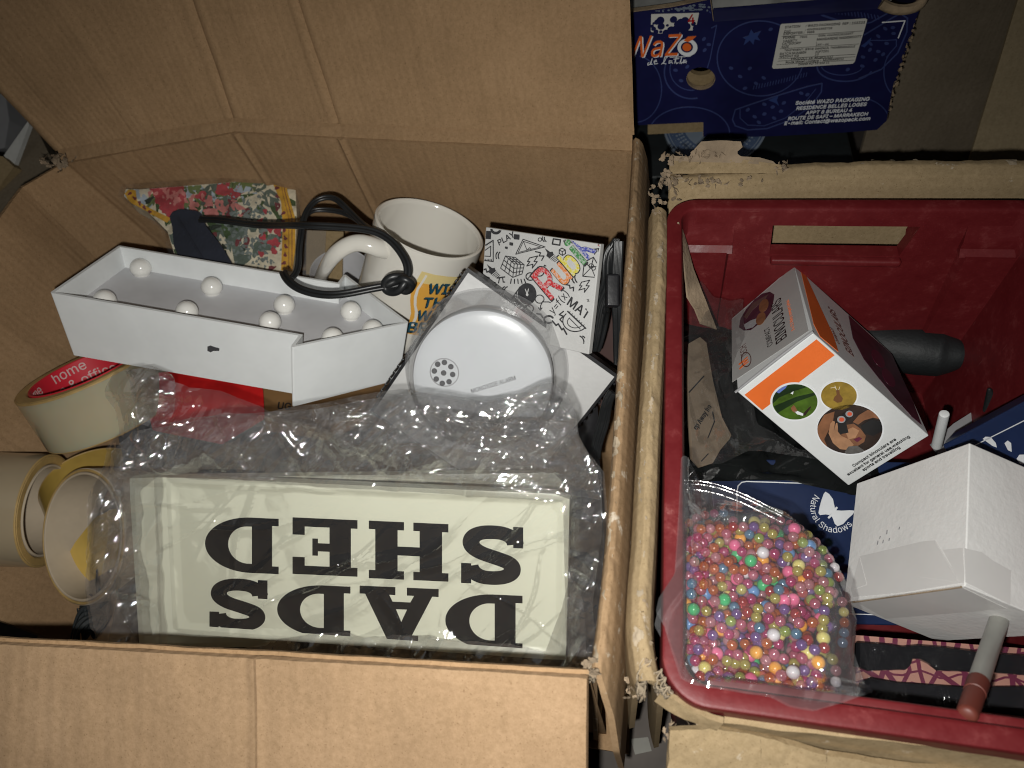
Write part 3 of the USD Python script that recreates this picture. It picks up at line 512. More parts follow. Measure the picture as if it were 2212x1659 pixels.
for t, x, y, w in (('WISH', 800, 928, 262), ('THIS', 765, 1020, 250), ('WAS', 726, 1106, 210), ('BEER', 664, 1184, 270)):
    obj('lettering', mug_text(t, x - 7, y + 6, w, 64, 'ink_shadow', .0003), 'ink_shadow', mg); obj('lettering', mug_text(t, x, y, w, 64, 'teal_ink', .0006), 'teal_ink', mg)

# ================================================================ SIGNS
def quad_face(c): return Face(c[0], np.asarray(c[1]) - c[0], np.asarray(c[3]) - c[0])
SC = [np.array(q) for q in ([-.3222, .1882, -.0429], [-.0436, .1947, -.0596], [-.046, .1079, -.1336], [-.3246, .1014, -.1169])]
SF = quad_face(SC)
def sign(label, face, corners, texts, group=None):
    t = thing('metal_sign', label, 'sign', (np.sum(corners, 0) / 4) - face.n * .01)
    a = np.array([[(q - face.o) @ face.ex, (q - face.o) @ face.ey] for q in corners]); c = a.mean(0)
    ring_ = lambda d, h: face.at(np.array(Polygon(a).buffer(-d + .003 if d < .003 else -d, join_style=1, quad_segs=3).exterior.coords), h)
    pl = [np.array(Polygon(a).buffer(-d, join_style=2).buffer(-.002).buffer(.002, quad_segs=4).exterior.coords)[:-1] for d in (0, .0004, .0035, .0045, .0075, .009)]
    n = 64; rs = []
    for q, h in zip(pl, (-.009, 0, .0006, .0004, -.0012, -.0014)):
        g = LineString(np.vstack([q, q[:1]])); st = min(range(len(q)), key=lambda k: np.hypot(*(q[k] - a[0]))); q = np.roll(q, -st, 0); g = LineString(np.vstack([q, q[:1]]))
        rs.append(face.at(np.array([g.interpolate(s_, normalized=True).coords[0] for s_ in np.arange(n) / n]), h))
    obj('plate', loft(rs), 'sign_cream', t, 28); return t
def zr(*r): return unary_union([sbox(*q) for q in r])
def slabD():
    o = affinity.scale(Point(0, 0).buffer(1, 24), .62, .5).intersection(sbox(0, -.5, 1, .5)); o = affinity.translate(o, .38, .5).union(sbox(0, 0, .4, 1)); i = affinity.scale(Point(0, 0).buffer(1, 24), .27, .34).intersection(sbox(0, -.5, 1, .5)); i = affinity.translate(i, .42, .5).union(sbox(.36, .16, .43, .84))
    return o.difference(i).difference(sbox(-.01, .13, .09, .87))
LET = {'D': slabD(), 'E': zr((0, 0, .98, .15), (0, .85, .98, 1), (.10, 0, .42, 1), (.4, .44, .66, .58), (.80, 0, .98, .30), (.80, .70, .98, 1), (.60, .36, .68, .66)),
       'H': zr((0, 0, .44, .14), (.56, 0, 1, .14), (0, .86, .44, 1), (.56, .86, 1, 1), (.08, 0, .36, 1), (.64, 0, .92, 1), (.3, .43, .7, .58)),
       'A': Polygon([(.38, 1), (.64, 1), (.93, .14), (1, .14), (1, 0), (.55, 0), (.55, .14), (.63, .14), (.585, .27), (.36, .27), (.31, .14), (.40, .14), (.40, 0), (0, 0), (0, .14), (.08, .14), (.34, .88), (.26, .88), (.26, 1)]).difference(Polygon([(.40, .40), (.545, .40), (.475, .64)]))}
th = np.linspace(0, 1, 60)
sp = [(.80, .70), (.74, .82), (.62, .885), (.5, .895), (.34, .87), (.23, .78), (.24, .66), (.36, .58), (.52, .52), (.68, .45), (.78, .34), (.76, .2), (.63, .12), (.48, .105), (.32, .13), (.22, .2), (.18, .3)]
from scipy.interpolate import splprep, splev
tk, _ = splprep(np.array(sp).T, s=0); sl = LineString(np.stack(splev(th, tk), -1)); S_ = affinity.scale(sl.buffer(.115, quad_segs=8, cap_style=2), 1.18, 1.0).union(sbox(.0, 0, .16, .36)).union(sbox(.84, .66, 1.0, 1))
b_ = S_.bounds; LET['S'] = affinity.scale(affinity.translate(S_, -b_[0], -b_[1]), 1 / (b_[2] - b_[0]), 1 / (b_[3] - b_[1]), origin=(0, 0))
s1 = sign('cream metal sign reading DADS SHED, upside down in clear plastic, uppermost of two', SF, SC, True)
zs6 = lambda x, y: (221.2 + .525 * x, 940 + .525 * y)
for row, word in (('top', [('D', 420, 722, 333, 560), ('E', 775, 1047, 340, 572), ('H', 1095, 1422, 354, 590), ('S', 1475, 1733, 368, 612)]), ('low', [('S', 438, 678, 588, 802), ('D', 717, 1018, 613, 822), ('A', 1057, 1382, 622, 845), ('D', 1410, 1728, 650, 876)])):
    for ch, x0, x1, y0, y1 in word:
        def tr(q): u, v = q[:, 0], q[:, 1]; X = x1 - u * (x1 - x0); return np.array([SF.px(*zs6(a, b)) for a, b in zip(X, y0 + v * (y1 - y0) + .045 * (X - x0))])
        geo = []
        for g in getattr(LET[ch], 'geoms', [LET[ch]]): geo.append(Polygon(tr(np.array(g.exterior.coords)), [tr(np.array(h.coords)) for h in g.interiors]).buffer(0))
        obj('letter', SF.up(unary_union(geo), -.0014, -.0007), 'print_black', s1)
S2 = [PD(277, 1031, .505), PD(1218, 1020, .512), PD(1224, 1300, .52), PD(296, 1390, .52)]; F2 = quad_face(S2)
S2 = [F2.at(F2.px(*q))[0] for q in ((277, 1031), (1218, 1020), (1226, 1395), (300, 1400))]
sign('plain cream metal sign showing only its edges, underneath the lettered one', F2, S2, None)

# ================================================================ ALARM PACK
AC = [np.array(q) for q in ([-.1251, .3478, -.0161], [-.0193, .3035, -.0847])]; AX = unit(AC[1] - AC[0]); AYd = unit(np.array([-.0743, .2529, -.1369]) - AC[1]); 
AF = Face(AC[0], AX, AYd); sgn = 1 if AF.ey @ AYd > 0 else -1; aw = np.linalg.norm(AC[1] - AC[0])
al = thing('alarm_pack', 'white carbon monoxide alarm in a square blister pack beside the mug', 'alarm', AF.at([aw / 2, sgn * aw / 2], -.02)[0])
cs = Polygon([(0, 0), (aw, 0), (aw, sgn * aw), (0, sgn * aw)]); cc = AF.px(1057, 826)
obj('card', AF.up(cs, -.001, 0), 'pack_card', al)
obj('tray', join([AF.up(cs.buffer(.0025, join_style=2), -.016, -.0016)] + [AF.up(sbox(*(lambda x: (x, sgn * aw - .001, x + .0016, sgn * aw + .006) if sgn > 0 else (x, -aw - .006, x + .0016, -aw + .001))(k * .004)), -.02, -.012) for k in range(0)]), 'black_plastic', al, label='black backing tray')
rib = [roundbox(AF.at([aw + .0032, sgn * (k * .0062 + .004)], -.014)[0], AF.ex * .0018, sgn * AF.ey * .0022, AF.n * .011, .0005) for k in range(20)] + [roundbox(AF.at([-.005, sgn * (k * .0062 + .004)], -.014)[0], AF.ex * .0018, sgn * AF.ey * .0022, AF.n * .011, .0005) for k in range(20)]
for q in rib: obj('rib', q, 'black_plastic', al)
D0 = AF.at(cc, .012)[0]; DFc = Face(AF.at([0, 0], .028)[0], AF.ex, AF.ey)
e1 = DFc.px(887, 812); e2 = DFc.px(1197, 830); dr = np.linalg.norm(e2 - e1) / 2; dcen = (e1 + e2) / 2; dc = DFc.at(dcen)[0] - AF.n * .028
obj('alarm_disc', lathe(dc, dc + AF.n, [(.001, .001), (.001, dr * .96), (.018, dr * .985), (.0245, dr * .985), (.0272, dr * .965), (.0285, dr * .90), (.0292, dr * .75), (.0296, dr * .4), (.0296, .0005)], 96), 'disc_white', al, 40)
DT = Face(dc + AF.n * .0297, AF.ex, AF.ey)
zg = lambda x, y: (663.6 + .325 * x, 331.8 + .325 * y)
rr = np.linalg.norm(DT.px(*zg(1010, 1455)) - DT.px(*zg(815, 1455))) / 2; gc = DT.px(*zg(912, 1455))
obj('grille', DT.up(Point(gc).buffer(rr, 32).difference(Point(gc).buffer(rr - .0007, 32)), -.001, .0003), 'grey_card', al)
for x, y in ((867, 1400), (912, 1388), (955, 1416), (967, 1468), (943, 1516), (898, 1527), (858, 1498), (845, 1445), (907, 1458)): obj('grille_hole', DT.up(Point(DT.px(*zg(x, y))).buffer(.0020, 12), -.001, .0004), 'ink_hole', al)
obj('lettering', DT.text('MONOXIDE ALARM', zg(1096, 1592), zg(1388, 1502), 1.15, False, 0, .0003), 'print_grey', al)
obj('blister', lathe(dc, dc + AF.n, [(.0006, dr * 1.20), (.001, dr * 1.17), (.003, dr * 1.145), (.012, dr * 1.10), (.024, dr * 1.045), (.0285, dr * 1.025), (.0315, dr * .98), (.0325, dr * .88), (.0328, dr * .5), (.0328, .001)], 96), 'blister_clear', al, 50)

# ================================================================ DOODLE CARD BOX
RC = [np.array(q) for q in ([-.1173, .3927, -.0123], [-.0273, .3565, .0012], [-.0385, .3086, -.0532], [-.1284, .3448, -.0667])]
RF = quad_face(RC); rk = thing('puzzle_box', 'white puzzle box covered in black doodles and a rainbow name, behind the alarm', 'box', np.mean(RC, 0) - RF.n * .03)
zr3 = lambda x, y: (995.4 + .3168 * x, 470 + .3168 * y)
out = RF.poly([zr3(170, 64), zr3(956, 180), zr3(842, 900), zr3(128, 700)])
cq = [RF.at(RF.px(*zr3(*q)))[0] for q in ((170, 64), (956, 180), (842, 905), (122, 760))]
obj('body', roundbox(cq[0] - RF.n * .006, cq[1] - cq[0], cq[3] - cq[0], RF.n * .006, .0008), 'doodle_card', rk, 30)
def dd(pts, w=5.0): return RF.stroke([zr3(*p) for p in pts], w * .3168)
def arc(cx, cy, rx, ry, a0, a1, n=14, rot=0):
    t = np.radians(np.linspace(a0, a1, n)); x, y = rx * np.cos(t), ry * np.sin(t); c, s_ = math.cos(math.radians(rot)), math.sin(math.radians(rot)); return list(zip(cx + x * c - y * s_, cy + x * s_ + y * c))
ink = []
def L(pts, w=6): ink.append(dd(pts, w))
# ruled triangles and set squares
L([(375, 250), (425, 148), (575, 200), (375, 250)], 5); L([(392, 238), (428, 162), (545, 200), (392, 238)], 4); L([(428, 162), (452, 222)], 4); L([(452, 222), (470, 205), (480, 215)], 4)
L([(150, 200), (222, 155), (222, 300), (150, 290)], 6); L([(150, 235), (205, 195), (203, 265), (150, 262)], 5)
for k in range(6): L([(160 + k * 10, 296), (160 + k * 10, 284)], 4); L([(160 + k * 10, 190 - k * 6), (164 + k * 10, 198 - k * 6)], 4)
# cube of squares
cu = lambda a, b: (300 + a * 45 + b * 45, 0)
A_, B_, C_, D_, E_, F_, G_ = (300, 262), (372, 262), (432, 305), (350, 305), (272, 345), (352, 405), (418, 390)
A_, B_, C_, D_, E_, F_, G_ = (305, 262), (365, 285), (432, 322), (270, 345), (360, 408), (418, 385), (372, 330)
T0, T1, T2, T3 = (305, 262), (372, 272), (433, 322), (365, 315)
lp = lambda p, q, t: (p[0] + (q[0] - p[0]) * t, p[1] + (q[1] - p[1]) * t)
B0, B1, B2 = (272, 345), (355, 408), (418, 385)
for t in (0, 1 / 3, 2 / 3, 1):
    L([lp(T0, T1, t), lp(T3, T2, t)], 5); L([lp(T0, T3, t), lp(T1, T2, t)], 5); L([lp(T0, T3, t), lp(B0, B1, t)], 5); L([lp(T0, B0, t), lp(T3, B1, t)], 5); L([lp(T3, T2, t), lp(B1, B2, t)], 5); L([lp(T3, B1, t), lp(T2, B2, t)], 5)
for k in range(5): L([(345 + k * 22, 420 + (k % 2) * 2), (340 + k * 26, 448)], 7)
# bolts, zigzags, glasses, brackets
for ox, oy in ((0, 0), (355, 165)): L([(470 + ox, 275 + oy), (525 + ox, 262 + oy), (500 + ox, 300 + oy), (522 + ox, 300 + oy), (488 + ox, 345 + oy), (492 + ox, 318 + oy), (450 + ox, 330 + oy), (472 + ox, 300 + oy), (455 + ox, 300 + oy), (470 + ox, 275 + oy)], 6)
L([(510, 232), (545, 240), (535, 262), (568, 262), (552, 292)], 7); L([(705, 455), (742, 462), (745, 482), (770, 475), (768, 500)], 8); L([(700, 640), (672, 662), (700, 672), (676, 695), (692, 712)], 8); L([(145, 360), (172, 350), (178, 372), (205, 360)], 8)
L(arc(475, 402, 30, 26, 0, 360, 18), 7); L(arc(535, 372, 32, 28, 0, 360, 18), 7); L([(505, 390), (512, 382)], 7); L([(560, 352), (572, 325), (580, 330)], 7); L([(455, 420), (490, 380)], 5)
for k in range(2): L(arc(270 + k * 16, 262, 30, 34, 150, 230), 7); L(arc(800 + k * 18, 410 - k * 4, 40, 46, 130, 230), 8); L(arc(590 + k * 14, 140, 34, 30, 130, 220), 7); L(arc(310 + k * 18, 500, 30, 30, 150, 250), 7); L(arc(800 + k * 18, 850, 40, 44, 290, 370), 8)
L([(133, 388), (195, 412)], 9); L([(133, 428), (235, 445)], 9)
# pi signs
for ox, oy, k in ((0, 0, 1.0), (655, -195, 1.1)): L([(250 + ox, 412 + oy), (300 + ox, 405 + oy)], 8); L([(265 + ox, 412 + oy), (258 + ox, 445 + oy)], 7); L([(285 + ox, 410 + oy), (290 + ox, 440 + oy), (300 + ox, 440 + oy)], 7)
# pointing hands
for ox, oy in ((0, 0), (395, -110)):
    ink.append(RF.poly([zr3(x + ox, y + oy) for x, y in ((178, 318), (215, 345), (232, 342), (238, 362), (212, 388), (188, 372), (196, 352))])); 
    for k in range(5): L([(208 + k * 9 + ox, 388 + k * 6 + oy), (240 + k * 7 + ox, 362 + k * 8 + oy)], 4)
# dark keys and squares
for x, y, s_ in ((382, 132, 40), (345, 180, 26), (312, 206, 20), (178, 118, 60)): ink.append(RF.poly([zr3(x - s_ / 2, y - s_ / 2), zr3(x + s_ / 2, y - s_ / 2 + 4), zr3(x + s_ / 2 - 2, y + s_ / 2), zr3(x - s_ / 2, y + s_ / 2 - 4)]).buffer(-.0005).buffer(.0005))
L(arc(240, 80, 30, 26, 0, 180), 16); L([(625, 180), (675, 188), (680, 152), (632, 145), (625, 180)], 9)
# disc, swirl, curve plot, protractor, polyhedra
L(arc(453, 520, 40, 40, 0, 360, 26), 4); ink.append(Point(RF.px(*zr3(453, 520))).buffer(.0080).difference(Point(RF.px(*zr3(453, 525))).buffer(.0012)).difference(dd([(453, 520), (440, 488)], 7)).difference(dd([(453, 520), (462, 488)], 7)))
L(arc(538, 556, 30, 28, -20, 330, 18), 6); L([(560, 575), (600, 575), (612, 580)], 6); L([(560, 570), (545, 600), (542, 628)], 6); L([(530, 615), (542, 632), (554, 616)], 6)
L([(345, 555), (405, 472), (388, 572)], 6)
for k in range(3): L([(360 + k * 12, 535 - k * 16), (400 - k * 2, 545 - k * 22)], 4); L([(365 + k * 12, 560), (372 + k * 12, 522 - k * 14)], 4)
L(arc(315, 548, 36, 24, 20, 170), 7)
L([(730, 640), (852, 755)], 9); L(arc(782, 705, 86, 72, 42, 222, 22), 7); L(arc(782, 712, 55, 40, 30, 225, 18), 5); L([(745, 690), (815, 760)], 5)
for k in range(7): L([(738 + k * 16, 650 + k * 15), (746 + k * 16, 640 + k * 15)], 4)
L([(842, 305), (905, 270), (940, 330), (918, 408), (832, 400), (842, 305), (890, 340), (905, 270)], 6); L([(890, 340), (918, 408)], 5); L([(890, 340), (832, 400)], 5); L([(890, 340), (940, 330)], 5); L(arc(890, 330, 16, 16, 0, 360, 12), 5); L(arc(905, 345, 14, 14, 0, 360, 12), 5)
L([(690, 208), (712, 220), (715, 245), (694, 258), (672, 245), (672, 220), (690, 208)], 6); L([(692, 232), (672, 220)], 5); L([(692, 232), (715, 222)], 5); L([(692, 232), (694, 258)], 5)
for p_, r_ in (((540, 150), 12), ((712, 160), 10), ((760, 165), 9)): L(arc(*p_, r_, r_, 0, 360, 10), 5)
L(arc(470, 620, 26, 26, 180, 400), 7); L(arc(450, 630, 30, 30, 180, 320), 6); L([(405, 585), (428, 605)], 9); L([(520, 655), (545, 660), (560, 682)], 10); L(arc(600, 695, 32, 24, 60, 330, 14), 12); L([(625, 705), (650, 735), (665, 725), (690, 765), (700, 755), (722, 795)], 10); L([(240, 480), (262, 468), (268, 495)], 8)
obj('doodle_print', RF.up(unary_union(ink).intersection(out.buffer(-.0008)), 0, .00025), 'ink_dark', rk)
for t, a, b, h_ in (('PLAY', (262, 190), (372, 128), .9), ('y=f(x)', (630, 662), (742, 528), 1.1), ('I', (862, 575), (880, 570), .42), ('MATH', (722, 590), (905, 735), 1.0)):
    v, f = RF.text(t, zr3(*a), zr3(*b), h_, t != 'y=f(x)', 0, .00026); keep = np.array([out.contains(Point((p - RF.o) @ RF.ex, (p - RF.o) @ RF.ey)) for p in v]); f = f[keep[f].all(1)]
    if len(f): obj('lettering', (v, f), 'ink_dark', rk)
x0, y0 = 615, 560
for ch, cl, a, w, hh in (('R', 'red', 0, .235, 1.3), ('u', 'orange', .25, .17, 1.3), ('b', 'yellow', .435, .17, 1.35), ('i', 'green', .63, .085, 1.0), ('k', 'blue', .73, .17, 1.35), ("'", 'red', .905, .05, 1.0), ('s', 'red', .96, .1, 1.2)):
    p = lambda t: zr3(x0 + 345 * t, y0 - 375 * t)
    for bold, lift, mt_, gr in ((True, .00026, 'ink_dark', .0006), (True, .00042, 'crayon_' + cl, -.0001)):
        v, f = RF.text(ch, p(a), p(a + w), hh, bold, 0, lift); 
        if gr > 0: c_ = v.mean(0); v = c_ + (v - c_) * 1.10
        keep = np.array([out.contains(Point((q - RF.o) @ RF.ex, (q - RF.o) @ RF.ey)) for q in v]); f = f[keep[f].all(1)]
        if len(f): obj('lettering', (v, f), mt_, rk)

# ================================================================ LEFT BOX: BACK THINGS
def cam_face(px, py, dep, tilt=0.0, turn=0.0):
    n = -F + tilt * U + turn * R; n = unit(n); ex_ = unit(np.cross(U, n)); return Face(PD(px, py, dep), ex_, np.cross(n, ex_))
# floral napkins in cellophane
NF = cam_face(470, 480, .668, .3, .1)
nk = thing('napkin_pack', 'pack of paper napkins printed with roses and gold trim, wrapped in cellophane', 'napkin pack', PD(470, 480, .68))
npx = [(268, 424), (272, 408), (300, 409), (460, 397), (560, 388), (628, 384), (638, 400), (641, 470), (638, 540), (630, 600), (610, 640), (480, 600), (380, 560), (362, 500), (320, 458), (285, 440)]
npoly = NF.poly(npx)
obj('napkin_stack', NF.up(npoly, -.018, 0), 'petal_cream', nk)
zn = lambda x, y: (221.2 + .25 * x, 331.8 + .25 * y)       # second close-up (400,600) at .4521 native
g = np.random.default_rng(77); lay = 0.0001
def blob(x, y, r, sq=1.0, seed=0):
    gg = np.random.default_rng(seed); t = np.linspace(0, 2 * np.pi, 15)[:-1]; a = gg.uniform(0, 6); k = r * (1 + .22 * np.sin(3 * t + a) + .12 * gg.normal(size=14)); ro = gg.uniform(0, 3)
    xx, yy = k * np.cos(t), k * sq * np.sin(t); return [zn(x + xx_ * math.cos(ro) - yy_ * math.sin(ro), y + xx_ * math.sin(ro) + yy_ * math.cos(ro)) for xx_, yy_ in zip(xx, yy)]
flowers = []
def scatter(mt_, n, cx, cy, sx, sy, r0, r1, sq, seed):
    gg = np.random.default_rng(seed); flowers.append((mt_, unary_union([NF.poly(blob(cx + gg.normal() * sx, cy + gg.normal() * sy, gg.uniform(r0, r1), sq, seed * 1000 + k)).buffer(0) for k in range(n)])))
scatter('petal_pale_blue', 40, 900, 330, 420, 90, 30, 70, .5, 1); scatter('petal_leaf_light', 50, 760, 380, 380, 110, 25, 60, .4, 2); scatter('petal_grey_green', 60, 1180, 620, 230, 170, 40, 90, .6, 3)
scatter('petal_leaf', 60, 820, 520, 400, 190, 25, 70, .4, 4); scatter('petal_dark_leaf', 34, 900, 640, 380, 200, 25, 60, .4, 5); scatter('petal_plum', 28, 1080, 720, 300, 210, 25, 55, .5, 6)
scatter('petal_blossom', 150, 1250, 600, 150, 170, 9, 20, .8, 7); scatter('petal_blossom', 60, 1380, 780, 90, 100, 9, 20, .8, 8); scatter('petal_rose', 22, 590, 360, 110, 50, 40, 75, .8, 9); scatter('petal_rose', 12, 1090, 320, 60, 40, 25, 50, .7, 10); scatter('petal_rose', 12, 1480, 680, 60, 120, 20, 45, .7, 11)
scatter('petal_rose_light', 26, 600, 350, 100, 36, 12, 28, .6, 12); scatter('petal_rose_light', 26, 960, 460, 120, 50, 20, 50, .5, 13); scatter('petal_pale_blue', 40, 1190, 270, 60, 40, 9, 20, .8, 14); scatter('petal_cream', 30, 1360, 330, 80, 70, 12, 34, .3, 15); scatter('petal_leaf_light', 22, 1240, 240, 70, 40, 18, 40, .4, 16)
for k, (mt_, sh) in enumerate(flowers): obj('flower_print', NF.up(sh.intersection(npoly.buffer(-.0004)), 0, .0001 + .00003 * k), mt_, nk)
tr1 = NF.poly([zn(1455, 200), zn(1590, 195), zn(1600, 330), zn(1668, 560), zn(1668, 1020), zn(1545, 1010), zn(1560, 620), zn(1545, 420), zn(1490, 300)])
obj('trim', NF.up(tr1.intersection(npoly), 0, .0008), 'petal_gold_trim', nk)
tr2 = NF.poly([zn(195, 350), zn(225, 315), zn(290, 320), zn(300, 410), zn(420, 480), zn(590, 560), zn(560, 600), zn(450, 540), zn(250, 450)])
obj('trim', NF.up(tr2.intersection(npoly), 0, .0008), 'petal_gold_trim', nk)
dots = [NF.poly(blob(1500 + 12 * math.sin(k) + (k > 3) * 75, 230 + k * 72, 22, .6, 900 + k)) for k in range(11)] + [NF.poly(blob(240 + k * 42, 350 + k * 40, 20, .6, 950 + k)) for k in range(5)] + [NF.stroke([zn(1568, 205), zn(1578, 330), zn(1640, 560), zn(1640, 1010)], 1.4), NF.stroke([zn(1545, 205), zn(1556, 330), zn(1612, 560), zn(1612, 1010)], .8)]
obj('trim_print', NF.up(unary_union(dots).intersection(npoly), .0008, .0010), 'petal_plum', nk)
v, f = crumple(NF, NF.poly([(258, 430), (266, 404), (460, 390), (640, 378), (652, 400), (653, 470), (648, 560), (632, 625), (600, 640), (480, 610), (372, 566), (350, 500)]), .0025, lambda q: np.full(len(q), .004), .0022, 61, (.03, .012))
obj('wrapper', (v, f), 'wrap_clear', nk, 50)
# navy adapter with its cord
nv = thing('navy_pouch', 'dark navy fabric case with a black cord coming out, leaning on the napkins', 'case', PD(450, 540, .65))
VF = cam_face(450, 530, .643, .1, 0)
vp = VF.poly([(366, 468), (372, 458), (388, 452), (424, 455), (434, 462), (446, 490), (478, 530), (505, 575), (530, 612), (505, 640), (420, 600), (392, 570), (375, 530), (372, 490)])
rsn = [VF.at(np.array(vp.buffer(-d).exterior.segmentize(.004).coords), h) for d, h in ((0, -.016),)]
def pillow(face, poly, th, mat_, parent, name, n=6, r=.006):
    parts = []; 
    c = np.array(poly.exterior.segmentize(.002).coords)[:-1]; k = 90; ls = LineString(np.vstack([c, c[:1]])); q = np.array([ls.interpolate(s, normalized=True).coords[0] for s in np.arange(k) / k]); ce = np.array(poly.representative_point().coords[0]) if not poly.contains(poly.centroid) else np.array(poly.centroid.coords[0])
    rings = [face.at(ce + (q - ce) * (1 - r / .03 * (1 - math.sin(t))), h) for t, h in [(0, -th)] + [(t, -r + r * math.sin(t)) for t in np.linspace(0, 1.57, n)]]
    return obj(name, loft(rings), mat_, parent, 50)
pillow(VF, vp, .016, 'navy_cloth', nv, 'case')
obj('seam', join([tube([VF.at(VF.px(x0, y0), .0008)[0], VF.at(VF.px(x1, y1), .0008)[0]], .0009, 10, 6) for x0, y0, x1, y1 in ((385, 470, 470, 610), (398, 465, 492, 612))][:1]), 'navy_cloth', nv)
cd = thing('power_cord', 'black twin power cord with an overhand knot, draped over the arrow and mug handle', 'cord', PD(760, 560, .56))
cz = lambda x, y: (636 + .1667 * x, 415 + .1667 * y)
CR = .0018
def cord(pts, name='cord', r=CR, par=cd, mt_='cord_black'): 
    pp = np.array([PD(x, y, d) for x, y, d in pts]); out = []
    t = np.gradient(smooth_path(pp, 90), axis=0)
    for s in (-1, 1):
        sp_ = smooth_path(pp, 90); tt = t / np.linalg.norm(t, axis=1, keepdims=True); a = np.cross(tt, -F + .5 * U); a /= np.linalg.norm(a, axis=1, keepdims=True); out.append(tube(sp_ + a * s * r * .85, r, 90, 8))
    return obj(name, join(out), mt_, par, 60, kind=None)
cord([(432, 474, .634), (480, 476, .626), (540, 484, .612), (600, 487, .59), (660, 487, .565), (720, 489, .562), (770, 493, .56), (808, 500, .558), (842, 518, .556), (866, 545, .553), (880, 575, .550), (878, 600, .548), (866, 612, .546)], 'cord')
cord([(800, 498, .562), (770, 472, .58), (742, 444, .588), (716, 427, .592), (690, 430, .592), (668, 448, .588), (656, 475, .582), (650, 510, .576), (646, 545, .572), (644, 575, .569), (630, 600, .563)], r=.0015)
cord([(806, 497, .566), (770, 474, .585), (736, 458, .594), (700, 453, .596), (676, 455, .594), (660, 466, .590), (652, 500, .584)], r=.0014)
cord([(612, 588, .560), (620, 603, .553), (640, 620, .547), (672, 632, .543), (715, 637, .540), (765, 631, .540), (810, 622, .542), (840, 617, .544), (866, 612, .546)])
kn = lambda x, y, d: PD(636 + .1667 * x, 415 + .1667 * y, .545 + d)
obj('knot', join([tube([kn(1430, 1110, 0), kn(1340, 1090, -.004), kn(1240, 1110, -.005), kn(1170, 1180, -.003), kn(1180, 1260, -.001), kn(1270, 1300, -.002), kn(1370, 1260, -.005), kn(1430, 1180, -.006), kn(1490, 1150, -.002)], .0030, 80, 10), tube([kn(1160, 1235, .001), kn(1250, 1180, -.003), kn(1340, 1140, -.004), kn(1420, 1130, -.007), kn(1500, 1170, -.005), kn(1515, 1230, 0), kn(1460, 1280, .003), kn(1380, 1250, .003)], .0030, 80, 10)]), 'cord_black', cd, 60)
# grey cup seen behind the mug handle
cup = thing('grey_cup', 'dull grey plastic cup behind the mug handle', 'cup', PD(730, 600, .68))
ca = PD(735, 585, .662); cax = unit(.55 * (-.1 * R - .99 * U) + .83 * F)
obj('cup_body', lathe(ca, ca + cax, [(.06, .001), (.06, .026), (.002, .0285), (0, .028), (.001, .0272), (.012, .027), (.05, .024), (.05, .001)], 64), 'floor_white', cup, 50)
clr = thing('clear_carton', 'clear plastic carton edge standing beside the napkins', 'carton', PD(665, 560, .66))
obj('panel', roundbox(PD(659, 497, .64), PD(705, 499, .655) - PD(659, 497, .64), PD(652, 632, .655) - PD(659, 497, .64), -F * .0008, .0003), 'blister_clear', clr)
obj('back_card', roundbox(PD(662, 497, .67), PD(742, 500, .67) - PD(662, 497, .67), PD(660, 660, .69) - PD(662, 497, .67), F * .001, .0003), 'kraft_back', clr)
# black lead bundle on the right
cb = thing('cable_bundle', 'coiled black appliance lead squeezed against the right wall of the left box', 'cable', PD(1310, 700, .52))
zc = lambda x, y, d: (995.4 + .3168 * x, 470 + .3168 * y, d)
g = np.random.default_rng(5)
for k in range(4): cord([zc(1062 + 8 * k, 155 + 3 * k, .505), zc(1030 - 8 * k, 230, .507), zc(1010 - 9 * k, 380 + 20 * k, .515), zc(975 - 12 * k, 560, .523), zc(940 - 14 * k, 740, .532), zc(905 - 12 * k, 900, .545)], par=cb, r=.0017)
for k in range(3): cord([zc(1066 + 9 * k, 160, .503), zc(1058 + 9 * k, 330, .508), zc(1052 + 10 * k, 500, .515), zc(1062 + 6 * k, 700, .524), zc(1066 + 4 * k, 850, .533), zc(1070, 1000, .54)], par=cb, r=.0017)
cord([zc(1030, 570, .512), zc(1000, 610, .52), zc(985, 680, .53), zc(960, 800, .54), zc(930, 900, .55)], par=cb, r=.0017)
for k in range(3): cord([zc(1040 - 5 * k, 1190, .50), zc(1010 - 9 * k, 1260, .505), zc(990 - 14 * k, 1380, .515), zc(955 - 14 * k, 1500, .525), zc(930 - 10 * k, 1640, .535)], par=cb, r=.0016)
obj('plug_clip', roundbox(PD(1310, 590, .507), R * .010, -U * .024, F * .01, .002), 'black_plastic', cb, 30)
mb = thing('maroon_box', 'dull maroon carton under the black lead', 'box', PD(1300, 760, .6))
obj('panel', roundbox(PD(1215, 520, .60), PD(1372, 560, .585) - PD(1215, 520, .60), PD(1210, 850, .64) - PD(1215, 520, .60), F * .02, .001), 'maroon_card', mb)
